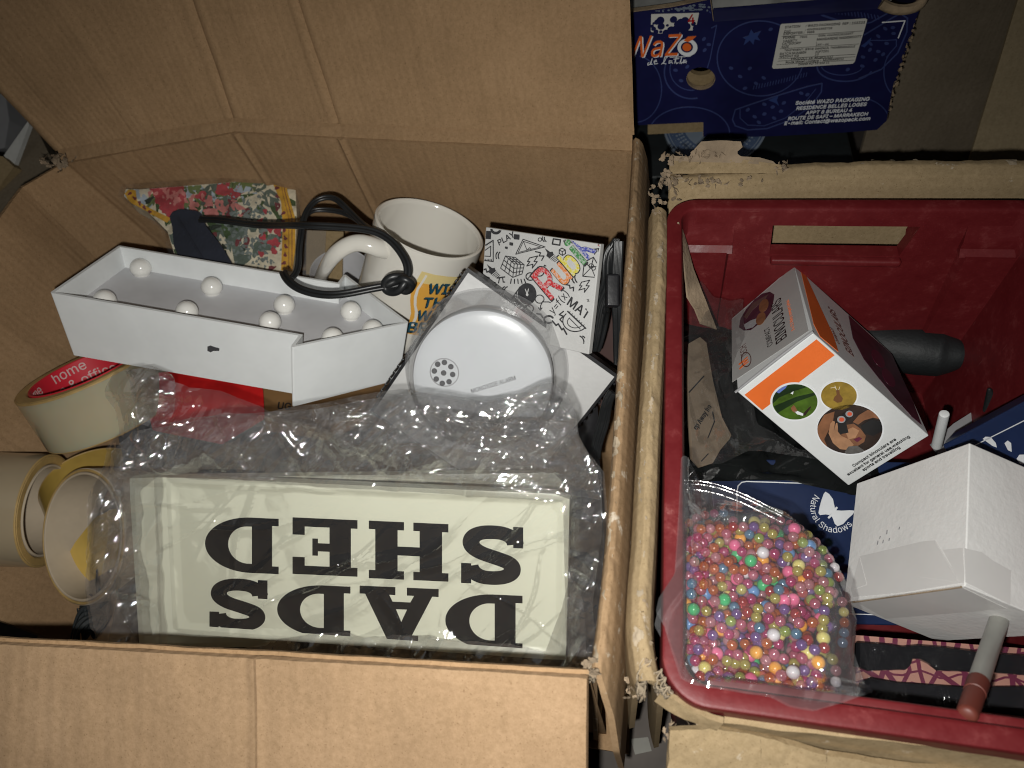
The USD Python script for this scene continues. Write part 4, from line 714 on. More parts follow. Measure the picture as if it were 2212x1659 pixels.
# ================================================================ TAPE ROLLS
def tape(label, center, axis, r, w, rin, body='tape_clear', core='core_card', group=None, thick=.0022):
    a = unit(axis); t = thing('tape_roll', label, 'tape', center); c0 = np.asarray(center) - a * w / 2
    obj('tape', lathe_ring(c0, a, r, rin + thick, w), body, t, 40)
    for s_, w_ in ((0, .0022), (w - .0016, .0016)):
        if body != 'core_card': obj('edge_band', lathe_ring(c0 + a * s_, a, r + .00015, r - .002, w_), 'tape_edge', t, 40)
    obj('wound_edge', lathe_ring(c0 - a * .0004, a, r - .0006, rin + thick + .0002, w + .0008), 'tape_edge', t, 40)
    cr = obj('core', lathe_ring(c0 - a * .0008, a, rin + thick - .0002, rin, w + .0016), core, t, 40); return t, c0, a
def lathe_ring(c0, a, r, rin, w, n=96):
    b = min(.0012, (r - rin) * .3); x = unit(np.cross(a, [.3, .2, 1])); y = np.cross(a, x); th = np.arange(n) * 2 * np.pi / n; rings = []
    for s, q in ((b, r), (w - b, r), (w, r - b), (w, rin + b), (w - b, rin), (b, rin), (0, rin + b), (0, r - b)): rings.append(c0 + a * s + q * (np.cos(th)[:, None] * x + np.sin(th)[:, None] * y))
    rings.append(rings[0]); return loft(rings, cap=False)
ax1 = unit(.88 * (.30 * R - .95 * U) + .42 * F); c1 = PD(184, 798, .60)
t1, c01, a1 = tape('roll of clear parcel tape with a red printed core beside the arrow light', c1 + ax1 * .024, ax1, .0560, .048, .0435, core='core_red')
# white words printed round the inside of the red core
def core_text(txt, ang, s, h, c0, a, rin, par):
    x = unit(np.cross(a, [.3, .2, 1])); y = np.cross(a, x); m_ = meshkit.text_mesh(txt, h, .0002); v = np.array(m_.vertices); th = ang + v[:, 0] / rin; r_ = rin - .0001 - v[:, 2]
    tv = c0 + a * (s - v[:, 1])[:, None] + r_[:, None] * (np.cos(th)[:, None] * x + np.sin(th)[:, None] * y); obj('lettering', (tv, np.array(m_.faces)), 'core_print', par)
for k in range(6):
    core_text('home', k * 1.05 + .1, .009, .0085, c01, a1, .0435, t1); core_text('& office', k * 1.05 + .32, .021, .0085, c01, a1, .0435, t1); core_text('home', k * 1.05 + .62, .033, .0085, c01, a1, .0435, t1); core_text('& office', k * 1.05 + .8, .045, .0085, c01, a1, .0435, t1)
ax2 = unit(.97 * (.98 * R - .05 * U) + .10 * F); c2 = PD(40, 1100, .59)
tape('full roll of clear parcel tape lying on its side at the left wall', c2, ax2, .0465, .046, .036, 'tape_clear_warm')
ax3 = unit(.88 * F + .46 * R - .08 * U); c3 = PD(232, 1152, .575)
tape('nearly used up tape roll with a bare beige core, half under the plastic film', c3, ax3, .0530, .042, .0478, 'core_card', 'core_card')
ax4 = unit(.80 * (.6 * R - .6 * U) - .4 * F)
tape('amber parcel tape roll tucked behind the bare core', PD(215, 1070, .64), ax4, .044, .03, .035, 'gold', 'core_card')
gp = thing('gold_sachet', 'shiny yellow sachet inside the bare tape core', 'sachet', PD(190, 1200, .56)); GF = cam_face(200, 1190, .585, 0, -.3)
pillow(GF, GF.poly([(146, 1200), (162, 1172), (205, 1118), (240, 1100), (300, 1090), (320, 1180), (262, 1215), (205, 1250), (178, 1262), (156, 1240)]).buffer(-.004).buffer(.004), .010, 'gold', gp, 'packet')
# red pack under the arrow
rp = thing('red_packet', 'glossy red printed packet poking out under the arrow light', 'packet', PD(450, 860, .62)); PF = cam_face(450, 850, .60, .3, 0)
pillow(PF, PF.poly([(300, 810), (430, 795), (568, 838), (572, 905), (480, 960), (330, 930)]), .02, 'red_pack', rp, 'packet')
bp = thing('brown_packet', 'brown printed packet beside the red one under the arrow light', 'packet', PD(600, 880, .63)); BF = cam_face(600, 880, .607, .3, 0)
pillow(BF, BF.poly([(562, 838), (700, 850), (880, 800), (890, 900), (760, 960), (575, 930)]), .02, 'brown_pack', bp, 'packet')
obj('lettering', BF.text('UG', (600, 884), (628, 886), 1, True, .001, .0014), 'print_black', bp)
obj('lettering', BF.text('C for', (862, 828), (890, 816), 1, False, .001, .0014), 'print_white', bp)
# black crumpled bag below everything
bk = thing('black_bag', 'crumpled black bag lying under the wrapped signs', 'bag', PD(750, 1050, .60)); KF = cam_face(760, 1050, .585, .55, 0)
v, f = crumple(KF, KF.poly([(250, 905), (420, 890), (900, 870), (1290, 880), (1310, 1300), (1320, 1470), (900, 1480), (230, 1420), (262, 1250), (275, 1060)]), .003, lambda q: np.zeros(len(q)), .012, 71, (.035, .014, .006))
obj('bag', (v, f), 'charcoal', bk, 35)
br = thing('black_bristles', 'tuft of black bristles below the bare tape core', 'brush', PD(200, 1330, .58)); g = np.random.default_rng(9)
obj('bristles', join([tube([PD(230, 1330, .565), PD(205 + g.normal() * 12, 1325 + g.normal() * 20, .56), PD(185 + g.normal() * 16, 1325 + g.normal() * 40, .56)], [.003, .002, .0006], 12, 5) for k in range(30)]), 'black_soft', br, kind='stuff')
# ================================================================ FILM ROUND THE SIGNS
fw = thing('plastic_wrap', 'crumpled clear plastic film wrapped around the two metal signs', 'plastic film', SF.at(SF.px(800, 1200), .01)[0])
sq = Polygon([SF.px(*q) for q in ((350, 1012), (1230, 1066), (1238, 1440), (362, 1440))])
s2q = Polygon([SF.px(*q) for q in ((275, 1020), (1230, 1012), (1238, 1440), (290, 1440))])
from shapely import points as spts, distance as sdist
def base_main(q):
    d = sdist(s2q, spts(q)); ins = sdist(sq, spts(q)); ln = np.sin((q[:, 0] * .8 + q[:, 1] * 1.0) * 120 + 3 * meshkit.fbm(np.c_[q * 14, np.zeros(len(q))], 3, 3) * 6)
    return .0035 + .010 * (1 - np.exp(-d / .02)) - .05 * np.clip(d - .02, 0, 1) + .0008 * np.clip(ln - .55, 0, 1)
gb2 = np.random.default_rng(52); BIG = []
for k in range(34):
    pxy = SF.px(gb2.uniform(240, 1290), gb2.uniform(830, 1040) if k < 24 else gb2.uniform(1040, 1420)); an = gb2.normal(0, .55) if k % 3 else gb2.uniform(0, 3.1)
    BIG.append((pxy, np.array([math.cos(an), math.sin(an)]), gb2.uniform(.015, .06), gb2.uniform(.002, .006), gb2.uniform(.003, .008)))
def folds(q):
    h = np.zeros(len(q))
    for p0, d, ln_, am_, wd in BIG:
        r_ = q - p0; t = r_ @ d; n_ = r_ @ np.array([-d[1], d[0]]) + .003 * np.sin(t * 70 + p0[0] * 99); h += am_ * np.exp(-(n_ / wd) ** 2) * np.clip(1.4 - np.abs(t) / ln_, 0, 1)
    return h
outl = [(276, 800), (300, 796), (330, 792), (372, 806), (440, 830), (500, 838), (560, 862), (610, 880), (650, 872), (720, 862), (790, 848), (850, 838), (905, 834), (950, 842), (1010, 852), (1060, 858), (1120, 846), (1160, 826), (1190, 816), (1225, 838), (1245, 880), (1250, 940), (1285, 985), (1305, 1010), (1312, 1100), (1302, 1200), (1306, 1300), (1298, 1400), (1285, 1440), (1230, 1452), (1050, 1436), (800, 1430), (500, 1412), (290, 1400), (250, 1385), (222, 1340), (214, 1250), (226, 1150), (220, 1060), (250, 1000), (262, 960), (300, 925), (285, 880), (262, 850)]
ob = SF.poly(outl).buffer(0)
v, f = crumple(SF, ob.difference(sq.buffer(-.004)), .0013, lambda q: base_main(q) + .003 + folds(q), .0078, 101, (.030, .0125, .0055), None, aniso=.42)
obj('film', (v, f), 'cellophane', fw, 28)
gcr = np.random.default_rng(41); CRS = []
for k in range(44):
    p0 = np.array([gcr.uniform(sq.bounds[0], sq.bounds[2]), gcr.uniform(sq.bounds[1], sq.bounds[3])]); an = gcr.normal(.62, .28) if k % 4 else gcr.uniform(0, 3.1); an = an if SF.ey @ U > 0 else -an
    CRS.append((p0, np.array([math.cos(an), math.sin(an)]), gcr.uniform(.012, .07), gcr.uniform(.0008, .0032), gcr.uniform(.0015, .007)))
def creases(q):
    h = np.full(len(q), .0035)
    for p0, d, ln_, am_, wd in CRS:
        r_ = q - p0; t = r_ @ d; n_ = r_ @ np.array([-d[1], d[0]]) + .002 * np.sin(t * 90); h += am_ * np.clip(1 - np.abs(n_) / wd, 0, 1) * np.clip(1.3 - np.abs(t) / ln_, 0, 1) * np.where(n_ > 0, 1, .6)
    return h + .0012 * (meshkit.fbm(np.c_[q * 35, np.zeros(len(q))], 3, 9) - .5) + .004 * np.clip((.012 - sdist(sq.exterior, spts(q))) / .012, 0, 1) ** 2
v, f = crumple(SF, sq.buffer(.002), .0011, creases, .0011, 105, (.05, .02), aniso=.5)
obj('face_film', (v, f), 'sign_film', fw, 14)
out2 = [(300, 930), (420, 900), (560, 890), (700, 880), (860, 850), (1000, 866), (1180, 850), (1240, 900), (1262, 970), (1300, 1020), (1300, 1150), (1280, 1300), (1290, 1420), (1226, 1440), (1222, 1080), (1000, 1040), (360, 1012), (300, 1060), (300, 1180), (320, 1380), (240, 1375), (230, 1250), (240, 1090), (262, 1000)]
v, f = crumple(SF, out2, .0016, lambda q: base_main(q) - .008, .0090, 102, (.026, .012, .0055), aniso=.42)
obj('inner_fold', (v, f), 'cellophane_thick', fw, 28)
out3 = [(370, 1408), (420, 1385), (520, 1392), (600, 1372), (700, 1352), (800, 1362), (900, 1360), (1000, 1372), (1100, 1378), (1180, 1392), (1215, 1300), (1235, 1220), (1262, 1300), (1270, 1440), (1000, 1450), (600, 1430)]
v, f = crumple(SF, out3, .0014, lambda q: np.full(len(q), .007), .008, 103, (.022, .010, .0045), aniso=.42)
obj('gathered_fold', (v, f), 'cellophane_thick', fw, 28)
out6 = [(290, 960), (340, 915), (430, 905), (520, 880), (640, 885), (720, 868), (830, 850), (960, 880), (1100, 900), (1240, 900), (1290, 1000), (1300, 1060), (1228, 1058), (900, 1030), (600, 1022), (360, 1010), (300, 1020), (280, 1200), (300, 1330), (340, 1390), (250, 1380), (228, 1240), (240, 1090)]
v, f = crumple(SF, out6, .0013, lambda q: base_main(q) + .010 + 1.0 * folds(q), .0082, 107, (.020, .009, .0045), aniso=.38)
obj('outer_fold', (v, f), 'cellophane_thick', fw, 28)
out5 = [(880, 850), (930, 838), (1000, 852), (1060, 858), (1120, 846), (1165, 824), (1195, 818), (1228, 840), (1248, 885), (1256, 960), (1270, 1010), (1180, 1010), (1080, 985), (980, 970), (880, 960), (800, 930), (800, 880)]
v, f = crumple(SF, out5, .0013, lambda q: base_main(q) + .012, .0075, 106, (.026, .011, .005), aniso=.4)
obj('upper_fold', (v, f), 'cellophane_thick', fw, 28)
out4 = [(276, 800), (330, 790), (372, 806), (380, 850), (372, 900), (330, 925), (300, 915), (290, 870)]
v, f = crumple(cam_face(330, 860, .525), out4, .0012, lambda q: np.zeros(len(q)), .010, 104, (.018, .009, .004), aniso=.5)
obj('twisted_end', (v, f), 'cellophane_thick', fw, 28)

# ================================================================ RED CRATE CONTENTS
# floor litter
pb = thing('black_poly_bag', 'glossy black plastic bag crammed down the left side of the red crate', 'bag', PD(1600, 880, .55)); QF = cam_face(1650, 900, .54, .75, .1)
v, f = crumple(QF, [(1476, 660), (1530, 650), (1600, 664), (1700, 700), (1850, 800), (1900, 950), (1900, 1080), (1700, 1040), (1480, 1040), (1460, 900)], .0025, lambda q: np.zeros(len(q)), .009, 201, (.04, .016, .007))
obj('bag', (v, f), 'poly_black', pb, 30)
GFc = cam_face(1530, 850, .505, .5, .25)
gb = thing('clear_bag', 'thin clear plastic bag printed with a warning over brown paper, inside the red crate', 'plastic bag', PD(1530, 860, .52))
ppx = [(1488, 742), (1512, 728), (1526, 740), (1532, 775), (1540, 822), (1552, 870), (1560, 902), (1580, 940), (1576, 948), (1556, 972), (1540, 1000), (1510, 1010), (1492, 990), (1486, 900), (1484, 820)]
pbb = thing('brown_paper_card', 'piece of torn brown backing card showing through the clear bag', 'card', PD(1520, 870, .52))
obj('card', GFc.up(GFc.poly(ppx), -.0012, 0), 'card_brown', pbb)
obj('lettering', GFc.text('ep Away fro', (1500, 934), (1532, 884), 1.2, False, .0035, .0038), 'print_black', gb)
obj('warning_frame', GFc.up(unary_union([GFc.stroke([(1484, 852), (1515, 818)], 2.5), GFc.stroke([(1534, 895), (1538, 915), (1524, 950)], 2), GFc.stroke([(1510, 1000), (1524, 985)], 2)]), .0035, .0038), 'print_black', gb)
v, f = crumple(GFc, [(1476, 640), (1500, 625), (1525, 660), (1560, 668), (1590, 664), (1592, 760), (1600, 860), (1620, 930), (1700, 985), (1835, 1008), (1700, 1000), (1600, 985), (1540, 1015), (1478, 1020), (1470, 880)], .0016, lambda q: np.full(len(q), .011), .006, 202, (.034, .014, .006))
obj('bag', (v, f), 'clear_film', gb, 9)
ps = thing('torn_card_strip', 'narrow strip of torn cream card standing in the crate corner', 'card strip', PD(1500, 620, .50))
sl1 = [(1463, 480), (1470, 520), (1476, 580), (1483, 642), (1500, 668), (1512, 700)]; sr1 = [(1468, 482), (1482, 530), (1494, 580), (1510, 618), (1526, 662), (1546, 712)]
m, uv = strips([PD(x, y, .495 + .0001 * (y - 480)) for x, y in sl1], [PD(x, y, .505 + .0001 * (y - 480)) for x, y in sr1], 12, 8, .0012, flip=True, noise=.0006, nscale=60, seed=51)
obj('strip', m, 'torn_paper', ps, True)
# binocular box
bR = Ro.from_rotvec([-1.8758, .77, .4064]).as_matrix(); bD = np.array([.1051, .2864, -.0093]); bx_, by_, bz_ = .1071, .0616, .1113
bi = thing('binocular_box', 'white and orange compact binoculars box standing tilted in the red crate', 'box', bD + bR @ np.array([bx_, by_, bz_]))
obj('carton', roundbox(bD, bR[:, 0] * bx_, bR[:, 1] * by_, bR[:, 2] * bz_, .0009), 'card_white', bi, 30)
BFr = Face(bD, bR[:, 0], bR[:, 1]); BTp = Face(bD, bR[:, 1], bR[:, 2]); BSd = Face(bD, bR[:, 0], bR[:, 2])
zb = lambda x, y: (1382.5 + .375 * x, 497.7 + .375 * y)
fpoly = BFr.poly([(1757, 724), (2006, 942), (1834, 1050), (1593, 842)]).buffer(-.0006)
zi = lambda x, y: zb(x, y)
def bprint(name, face, pts, mat_, h0=0.0, h1=.00025, clip=None):
    g_ = face.poly([zb(*p) for p in pts]).buffer(0)
    obj(name, face.up(g_.intersection(clip) if clip is not None else g_, h0, h1), mat_, bi)
bprint('orange_band', BFr, [(1036, 612), (1142, 702), (700, 1038), (598, 950)], 'orange_print', clip=fpoly)
bprint('orange_band', BSd, [(925, 232), (945, 240), (1110, 600), (1142, 700), (1036, 612), (1000, 540)], 'orange_print')
def disc(face, cx, cy, ax_, ay_): return face.poly([zb(cx + ax_ * math.cos(t), cy + ay_ * math.sin(t)) for t in np.linspace(0, 2 * np.pi, 49)[:-1]])
for cx, cy, a, b in ((890, 985, 140, 112), (1145, 950, 112, 88), (1210, 1143, 196, 150)): obj('picture_ring', BFr.up(disc(BFr, cx, cy, a, b), .0001, .0005), 'print_white', bi)
pic1 = disc(BFr, 892, 985, 130, 102); pic2 = disc(BFr, 1145, 950, 103, 81); pic3 = disc(BFr, 1208, 1142, 187, 141)
bprint('golf_picture', BFr, [(740, 860), (1050, 860), (1050, 1110), (740, 1110)], 'lawn', .0005, .0006, pic1)
bprint('golf_trees', BFr, [(740, 860), (900, 870), (960, 900), (880, 925), (800, 960), (760, 1000)], 'lawn_dark', .0006, .0007, pic1)
bprint('golf_sky', BFr, [(770, 920), (850, 885), (838, 905), (800, 935)], 'sky_print', .0007, .0008, pic1)
bprint('golf_shadow', BFr, [(770, 1010), (900, 955), (1010, 930), (1010, 945), (900, 985), (790, 1050)], 'lawn_dark', .0006, .0007, pic1)
bprint('golf_shadow', BFr, [(935, 1055), (980, 1010), (986, 1014), (950, 1066)], 'photo_dark', .0006, .0007, pic1)
bprint('golfer_shirt', BFr, [(868, 1020), (884, 1002), (896, 1016), (906, 1036), (892, 1048), (876, 1036)], 'photo_skin_dark', .0007, .0008, pic1)
bprint('golfer_trousers', BFr, [(888, 1040), (906, 1036), (940, 1052), (938, 1064), (905, 1056)], 'print_white', .0007, .0008, pic1)
bprint('flag', BFr, [(866, 935), (884, 922), (880, 942)], 'print_white', .0007, .0008, pic1)
bprint('field_picture', BFr, [(1030, 860), (1260, 860), (1260, 1040), (1030, 1040)], 'field', .0005, .0006, pic2)
bprint('deer', BFr, [(1128, 915), (1148, 918), (1150, 940), (1168, 965), (1160, 985), (1135, 990), (1112, 975), (1120, 955), (1132, 945)], 'deer_brown', .0006, .0007, pic2)
for pts in ([(1134, 918), (1120, 900), (1098, 905)], [(1130, 912), (1122, 893)], [(1144, 915), (1150, 898)]): obj('antler', BFr.up(BFr.stroke([zb(*p) for p in pts], 1.3), .0006, .0007), 'petal_cream', bi)
bprint('portrait_background', BFr, [(1000, 980), (1420, 980), (1420, 1300), (1000, 1300)], 'photo_dark', .0005, .0006, pic3)
bprint('hair_print', BFr, [(1010, 1150), (1060, 1060), (1120, 1040), (1110, 1100), (1060, 1200), (1090, 1270), (1040, 1250)], 'photo_skin_dark', .0006, .0007, pic3)
bprint('face_print', BFr, [(1170, 1120), (1230, 1110), (1270, 1140), (1300, 1180), (1290, 1215), (1250, 1240), (1200, 1255), (1150, 1220)], 'photo_skin_dark', .0006, .0007, pic3)
bprint('face_light', BFr, [(1180, 1150), (1225, 1130), (1262, 1150), (1240, 1190), (1200, 1200)], 'photo_skin', .0007, .0008, pic3)
bprint('hand_print', BFr, [(1085, 1165), (1095, 1110), (1110, 1092), (1122, 1098), (1116, 1150), (1128, 1105), (1140, 1105), (1138, 1155), (1160, 1180), (1205, 1200), (1230, 1230), (1200, 1262), (1150, 1255), (1110, 1220)], 'photo_skin', .0008, .0009, pic3)
bprint('arm_print', BFr, [(1225, 1100), (1260, 1060), (1310, 1030), (1370, 1045), (1395, 1085), (1340, 1075), (1290, 1090), (1255, 1115)], 'photo_skin_dark', .0007, .0008, pic3)
bprint('hat_print', BFr, [(1270, 1120), (1330, 1085), (1395, 1095), (1400, 1150), (1340, 1180), (1290, 1165)], 'print_black', .0007, .0008, pic3)
bprint('lips_print', BFr, [(1228, 1200), (1260, 1185), (1278, 1195), (1250, 1215)], 'maroon_print', .0009, .001, pic3)
bprint('cuff_print', BFr, [(1178, 1270), (1200, 1240), (1250, 1235), (1290, 1262), (1270, 1290), (1190, 1292)], 'photo_grey', .0009, .001, pic3)
bprint('print_binoculars', BFr, [(1130, 1080), (1160, 1060), (1200, 1030), (1226, 1050), (1215, 1075), (1185, 1100), (1200, 1160), (1150, 1170), (1138, 1120)], 'print_black', .0009, .001, pic3)
for x, y, r in ((1158, 1084, 24), (1204, 1052, 22)): obj('print_barrel', BFr.up(disc(BFr, x, y, r, r * .85), .001, .0011), 'photo_grey' if 0 else 'grey_card', bi); obj('print_lens', BFr.up(disc(BFr, x + 2, y, r * .62, r * .5), .0011, .0012), 'lens_red', bi)
for t, a, b in (('Compact binoculars are', (1232, 1362), (1478, 1206)), ('excellent for general use,watching', (1200, 1412), (1556, 1190)), ('sports and travelling', (1288, 1386), (1500, 1252))): obj('lettering', BFr.text(t, zb(*a), zb(*b), 1.0, True, 0, .0003), 'print_black', bi)
obj('lettering', BTp.text('BINOCULARS', zb(848, 612), zb(812, 385), 1.35, False, 0, .0004), 'print_black', bi)
obj('lettering', BTp.text('COMPACT', zb(766, 655), zb(744, 552), 1.1, False, 0, .0003), 'print_black', bi)
obj('lettering', BTp.text('8 x 21 Ruby compact prism', zb(892, 570), zb(858, 398), 1.0, False, 0, .0003), 'orange_print', bi)
obj('logo_ring', BTp.up(BTp.poly([zb(*p) for p in arc(613, 745, 30, 44, 0, 360, 25)]).difference(BTp.poly([zb(*p) for p in arc(613, 745, 25, 38, 0, 360, 25)])), 0, .0003), 'faded_print', bi)
obj('lettering', BTp.text('M', zb(626, 760), zb(620, 728), 1, True, 0, .0003), 'orange_print', bi); obj('lettering', BTp.text('TECH', zb(622, 712), zb(610, 650), 1.2, False, 0, .0003), 'faded_print', bi)
bprint('silver_face', BTp, [(888, 207), (972, 580), (532, 875), (529, 515)], 'silver_print', 0, .0002)
bprint('binocular_picture', BTp, [(572, 560), (580, 510), (612, 455), (660, 400), (705, 365), (750, 355), (775, 370), (772, 400), (755, 470), (720, 520), (680, 545), (640, 575), (600, 578)], 'photo_purple', 0, .0003)
bprint('binocular_body', BTp, [(600, 545), (640, 520), (700, 500), (690, 520), (650, 560), (610, 572)], 'grey_card', .0003, .0004)
for pts in ([(600, 500), (650, 420), (740, 370), (720, 400), (650, 460), (615, 510)],): bprint('binocular_shine', BTp, pts, 'faded_print', .0003, .0004)
for x, y in ((715, 435), (698, 510)): obj('binocular_lens', BTp.up(BTp.poly([zb(*p) for p in arc(x, y, 24, 40, 0, 360, 25, 25)]), .0003, .0005), 'photo_skin_dark', bi)
obj('lettering', BSd.text('BINOCULARS', zb(1232, 730), zb(1120, 470), 1.1, False, 0, .0003), 'faded_print', bi); obj('lettering', BSd.text('Compact', zb(1150, 660), zb(1110, 570), 1, False, 0, .0003), 'faded_print', bi)
bprint('binocular_picture', BSd, [(1200, 490), (1260, 545), (1330, 610), (1400, 670), (1450, 715), (1500, 830), (1560, 960), (1620, 1120), (1560, 1070), (1470, 970), (1380, 860), (1290, 745), (1225, 620)], 'photo_purple', 0, .0003)
for x, y in ((1430, 850), (1370, 740)): obj('binocular_lens', BSd.up(BSd.poly([zb(*p) for p in arc(x, y, 26, 60, 0, 360, 25, -32)]), .0003, .0004), 'maroon_print', bi)
fl_ = [bD + bR @ np.array([x, y, z]) for x, y, z in ((-.0006, -.0005, .0006), (-.0006, by_ + .0012, .0006))]
obj('flap_edge', tube([fl_[0], (fl_[0] + fl_[1]) / 2 - bR[:, 0] * .0006, fl_[1]], .0009, 20, 6), 'torn_brown' if 0 else 'grey_card', bi)
# soft black case behind it
bc = thing('black_case', 'soft black cylindrical case lying behind the binoculars box', 'case', PD(1960, 760, .56))
obj('case', tube([PD(1850, 738, .585), PD(1900, 745, .58), PD(1980, 757, .568), PD(2050, 766, .558), PD(2075, 768, .554), PD(2081, 769, .5535)], [.0195, .0198, .0198, .0196, .018, .010], 40, 36, flat=1.0), 'black_soft', bc, 50)
# white carton
wR = Ro.from_rotvec([.2649, 1.9866, -.0694]).as_matrix(); k = .36 / .335; wD = EYE + (np.array([.1518, .1265, .0023]) - EYE) * k; wdx, wdy, wdz = np.array([.0863, .0769, .0353]) * k
wb_ = thing('white_carton', 'plain white cardboard carton with strips of clear tape, in front of the binoculars box', 'box', wD + wR @ np.array([wdx, wdy / 2, wdz / 2]))
obj('carton', roundbox(wD, wR[:, 0] * wdx, wR[:, 1] * wdy, wR[:, 2] * (wdz + .03), .0008), 'box_white', wb_, 30)
WM = Face(wD, wR[:, 0], wR[:, 1]); WB = Face(wD, wR[:, 0], wR[:, 2]); WS = Face(wD, wR[:, 1], wR[:, 2])
zw = lambda x, y: (1770 + .3333 * x, 1106 + .3333 * y)
wmp = WM.poly([(2084, 1267), (1824, 1302), (1851, 1045), (2095, 957)]).buffer(-.0004)
def wtape(face, pts, clip=None, h=.0002):
    g_ = face.poly([zw(*p) for p in pts]).buffer(0); obj('clear_tape', face.up(g_.intersection(clip) if clip is not None else g_, 0, h), 'tape_sheen', wb_)
wtape(WM, [(205, 500), (262, 288), (665, 192), (752, 185), (920, 460), (560, 520), (220, 552)], wmp); wtape(WM, [(800, 245), (930, 232), (945, 460), (915, 460)], wmp, .0001)
wtape(WM, [(262, 288), (310, 470), (230, 500)], wmp, .0004); wtape(WM, [(665, 350), (752, 190), (905, 455), (650, 420)], wmp, .0004)
wtape(WS, [(940, 236), (1050, 260), (1130, 320), (1240, 380), (1235, 600), (945, 455)])
wtape(WB, [(230, 575), (560, 530), (910, 480), (1215, 625), (430, 690)])
obj('tear_edge', tube([wD + wR[:, 0] * (wdx * t) - (wR[:, 1] + wR[:, 2]) * .0002 for t in (.02, .3, .6, .96)], .0006, 20, 6), 'torn_paper', wb_)
obj('scuff', WM.up(unary_union([WM.stroke([zw(x, y), zw(x - 3, y + h_)], 2.2) for x, y, h_ in ((380, 190, 18), (415, 185, 14), (455, 172, 12), (440, 120, 20), (395, 160, 10), (520, 100, 10))]).intersection(wmp), 0, .00012), 'grey_card', wb_)
# navy boxes
kq = .52 / .47; BLc = [EYE + (np.array(q) - EYE) * kq for q in ([.0468, .2296, -.0711], [.2482, .248, -.0988], [.252, .1533, -.1341], [.0506, .1349, -.1064])]
NBF = quad_face(BLc); nb = thing('navy_box', 'flat navy blue box with a white butterfly badge under the bag of beads', 'box', np.mean(BLc, 0) - NBF.n * .03)
a_, b_, d_ = (NBF.at(NBF.px(*q))[0] for q in ((1531, 990), (2290, 1004), (1560, 1343)))
obj('lid', roundbox(a_ - NBF.n * .012, b_ - a_, d_ - a_, NBF.n * .012, .0012), 'navy_box', nb, 30)
obj('tray', roundbox(a_ - NBF.n * .032 + (d_ - a_) * .02, b_ - a_, (d_ - a_) * .96, NBF.n * .0198, .001), 'navy_box', nb, 30)
obj('border_line', NBF.up(NBF.stroke([(1592, 1328), (1592, 1062), (1594, 1050), (1602, 1042), (1612, 1040), (1860, 1048), (2240, 1060)], 2.4).union(NBF.stroke([(1592, 1320), (1900, 1328), (2240, 1336)], 2.2)), 0, .0002), 'print_white', nb)
zu = lambda x, y: (1327 + .4 * x, 940 + .4 * y)
def butterfly(face, f, par, lift=.0002):
    wing1 = face.poly([f(*p) for p in ((1192, 400), (1180, 345), (1160, 318), (1140, 305), (1130, 318), (1118, 352), (1108, 388), (1102, 420), (1110, 432), (1140, 428), (1165, 432), (1150, 440), (1190, 408))])
    wing2 = face.poly([f(*p) for p in ((1190, 405), (1230, 408), (1270, 405), (1300, 408), (1285, 430), (1262, 450), (1235, 480), (1205, 492), (1190, 478), (1180, 450), (1170, 432))])
    bod = face.stroke([f(1200, 392), f(1178, 425), f(1158, 445)], 4.5); obj('butterfly_badge', face.up(unary_union([wing1.buffer(0), wing2.buffer(0), bod]), 0, lift), 'print_white', par)
butterfly(NBF, zu, nb)
for ch, x, y, an in [(c_, *q) for c_, q in zip('Natural Shadows', [(1095 - 0, 318, 0)] * 15)][:0]: pass
cb_ = NBF.px(*zu(1182, 402)); rb_ = np.linalg.norm(NBF.px(*zu(1068, 402)) - cb_); m_ = meshkit.text_mesh('Natural Shadows', 1.0, 1.0); v = np.array(m_.vertices); kk = .0044
p_a = NBF.px(*zu(1090, 322)) - cb_; a0_ = math.atan2(p_a[1], p_a[0]); p_b = NBF.px(*zu(1068, 402)) - cb_; a1_ = math.atan2(p_b[1], p_b[0]); sg_ = 1 if ((a1_ - a0_ + math.pi) % (2 * math.pi) - math.pi) > 0 else -1
aa = a0_ + sg_ * v[:, 0] * kk / rb_; rr_ = rb_ + .0012 - v[:, 1] * kk
obj('lettering', (NBF.at(cb_ + rr_[:, None] * np.stack([np.cos(aa), np.sin(aa)], -1), v[:, 2] * .0002), np.array(m_.faces)), 'print_white', nb)
N2 = Face(PD(2042, 959, .468), PD(2212, 867, .415) - PD(2042, 959, .468), PD(2120, 1120, .475) - PD(2042, 959, .468))
n2 = thing('navy_box', 'second navy blue box tilted up behind the white carton at the right edge', 'box', N2.o - N2.n * .03)
c4 = [N2.at(N2.px(*q))[0] for q in ((2036, 962), (2300, 820), (2130, 1140))]
obj('carton', roundbox(c4[0] - N2.n * .016, c4[1] - c4[0], c4[2] - c4[0], N2.n * .016, .001), 'navy_box', n2, 30)
obj('border_line', N2.up(N2.stroke([zb(1880, 1262), zb(2300, 1052)], 2), 0, .0002), 'print_white', n2)
obj('butterfly_badge', N2.up(unary_union([N2.poly([zb(*p) for p in ((1975, 1200), (1990, 1188), (2020, 1190), (2050, 1225), (2056, 1250), (2030, 1240))]), N2.poly([zb(*p) for p in ((2100, 1225), (2118, 1210), (2138, 1225), (2142, 1275), (2120, 1265))]), N2.poly([zb(*p) for p in ((2170, 1315), (2185, 1292), (2240, 1290), (2240, 1345), (2190, 1345))])]), 0, .0002), 'print_white', n2)
wt = thing('white_tube', 'short white plastic tube standing between the binoculars box and white carton', 'tube', PD(2022, 975, .52))
obj('tube', lathe(PD(2040, 893, .468), PD(2022, 968, .50), [(0, .0005), (0, .0026), (.0006, .0032), (.04, .0034), (.04, .0005)], 24), 'white_plastic', wt, 50)
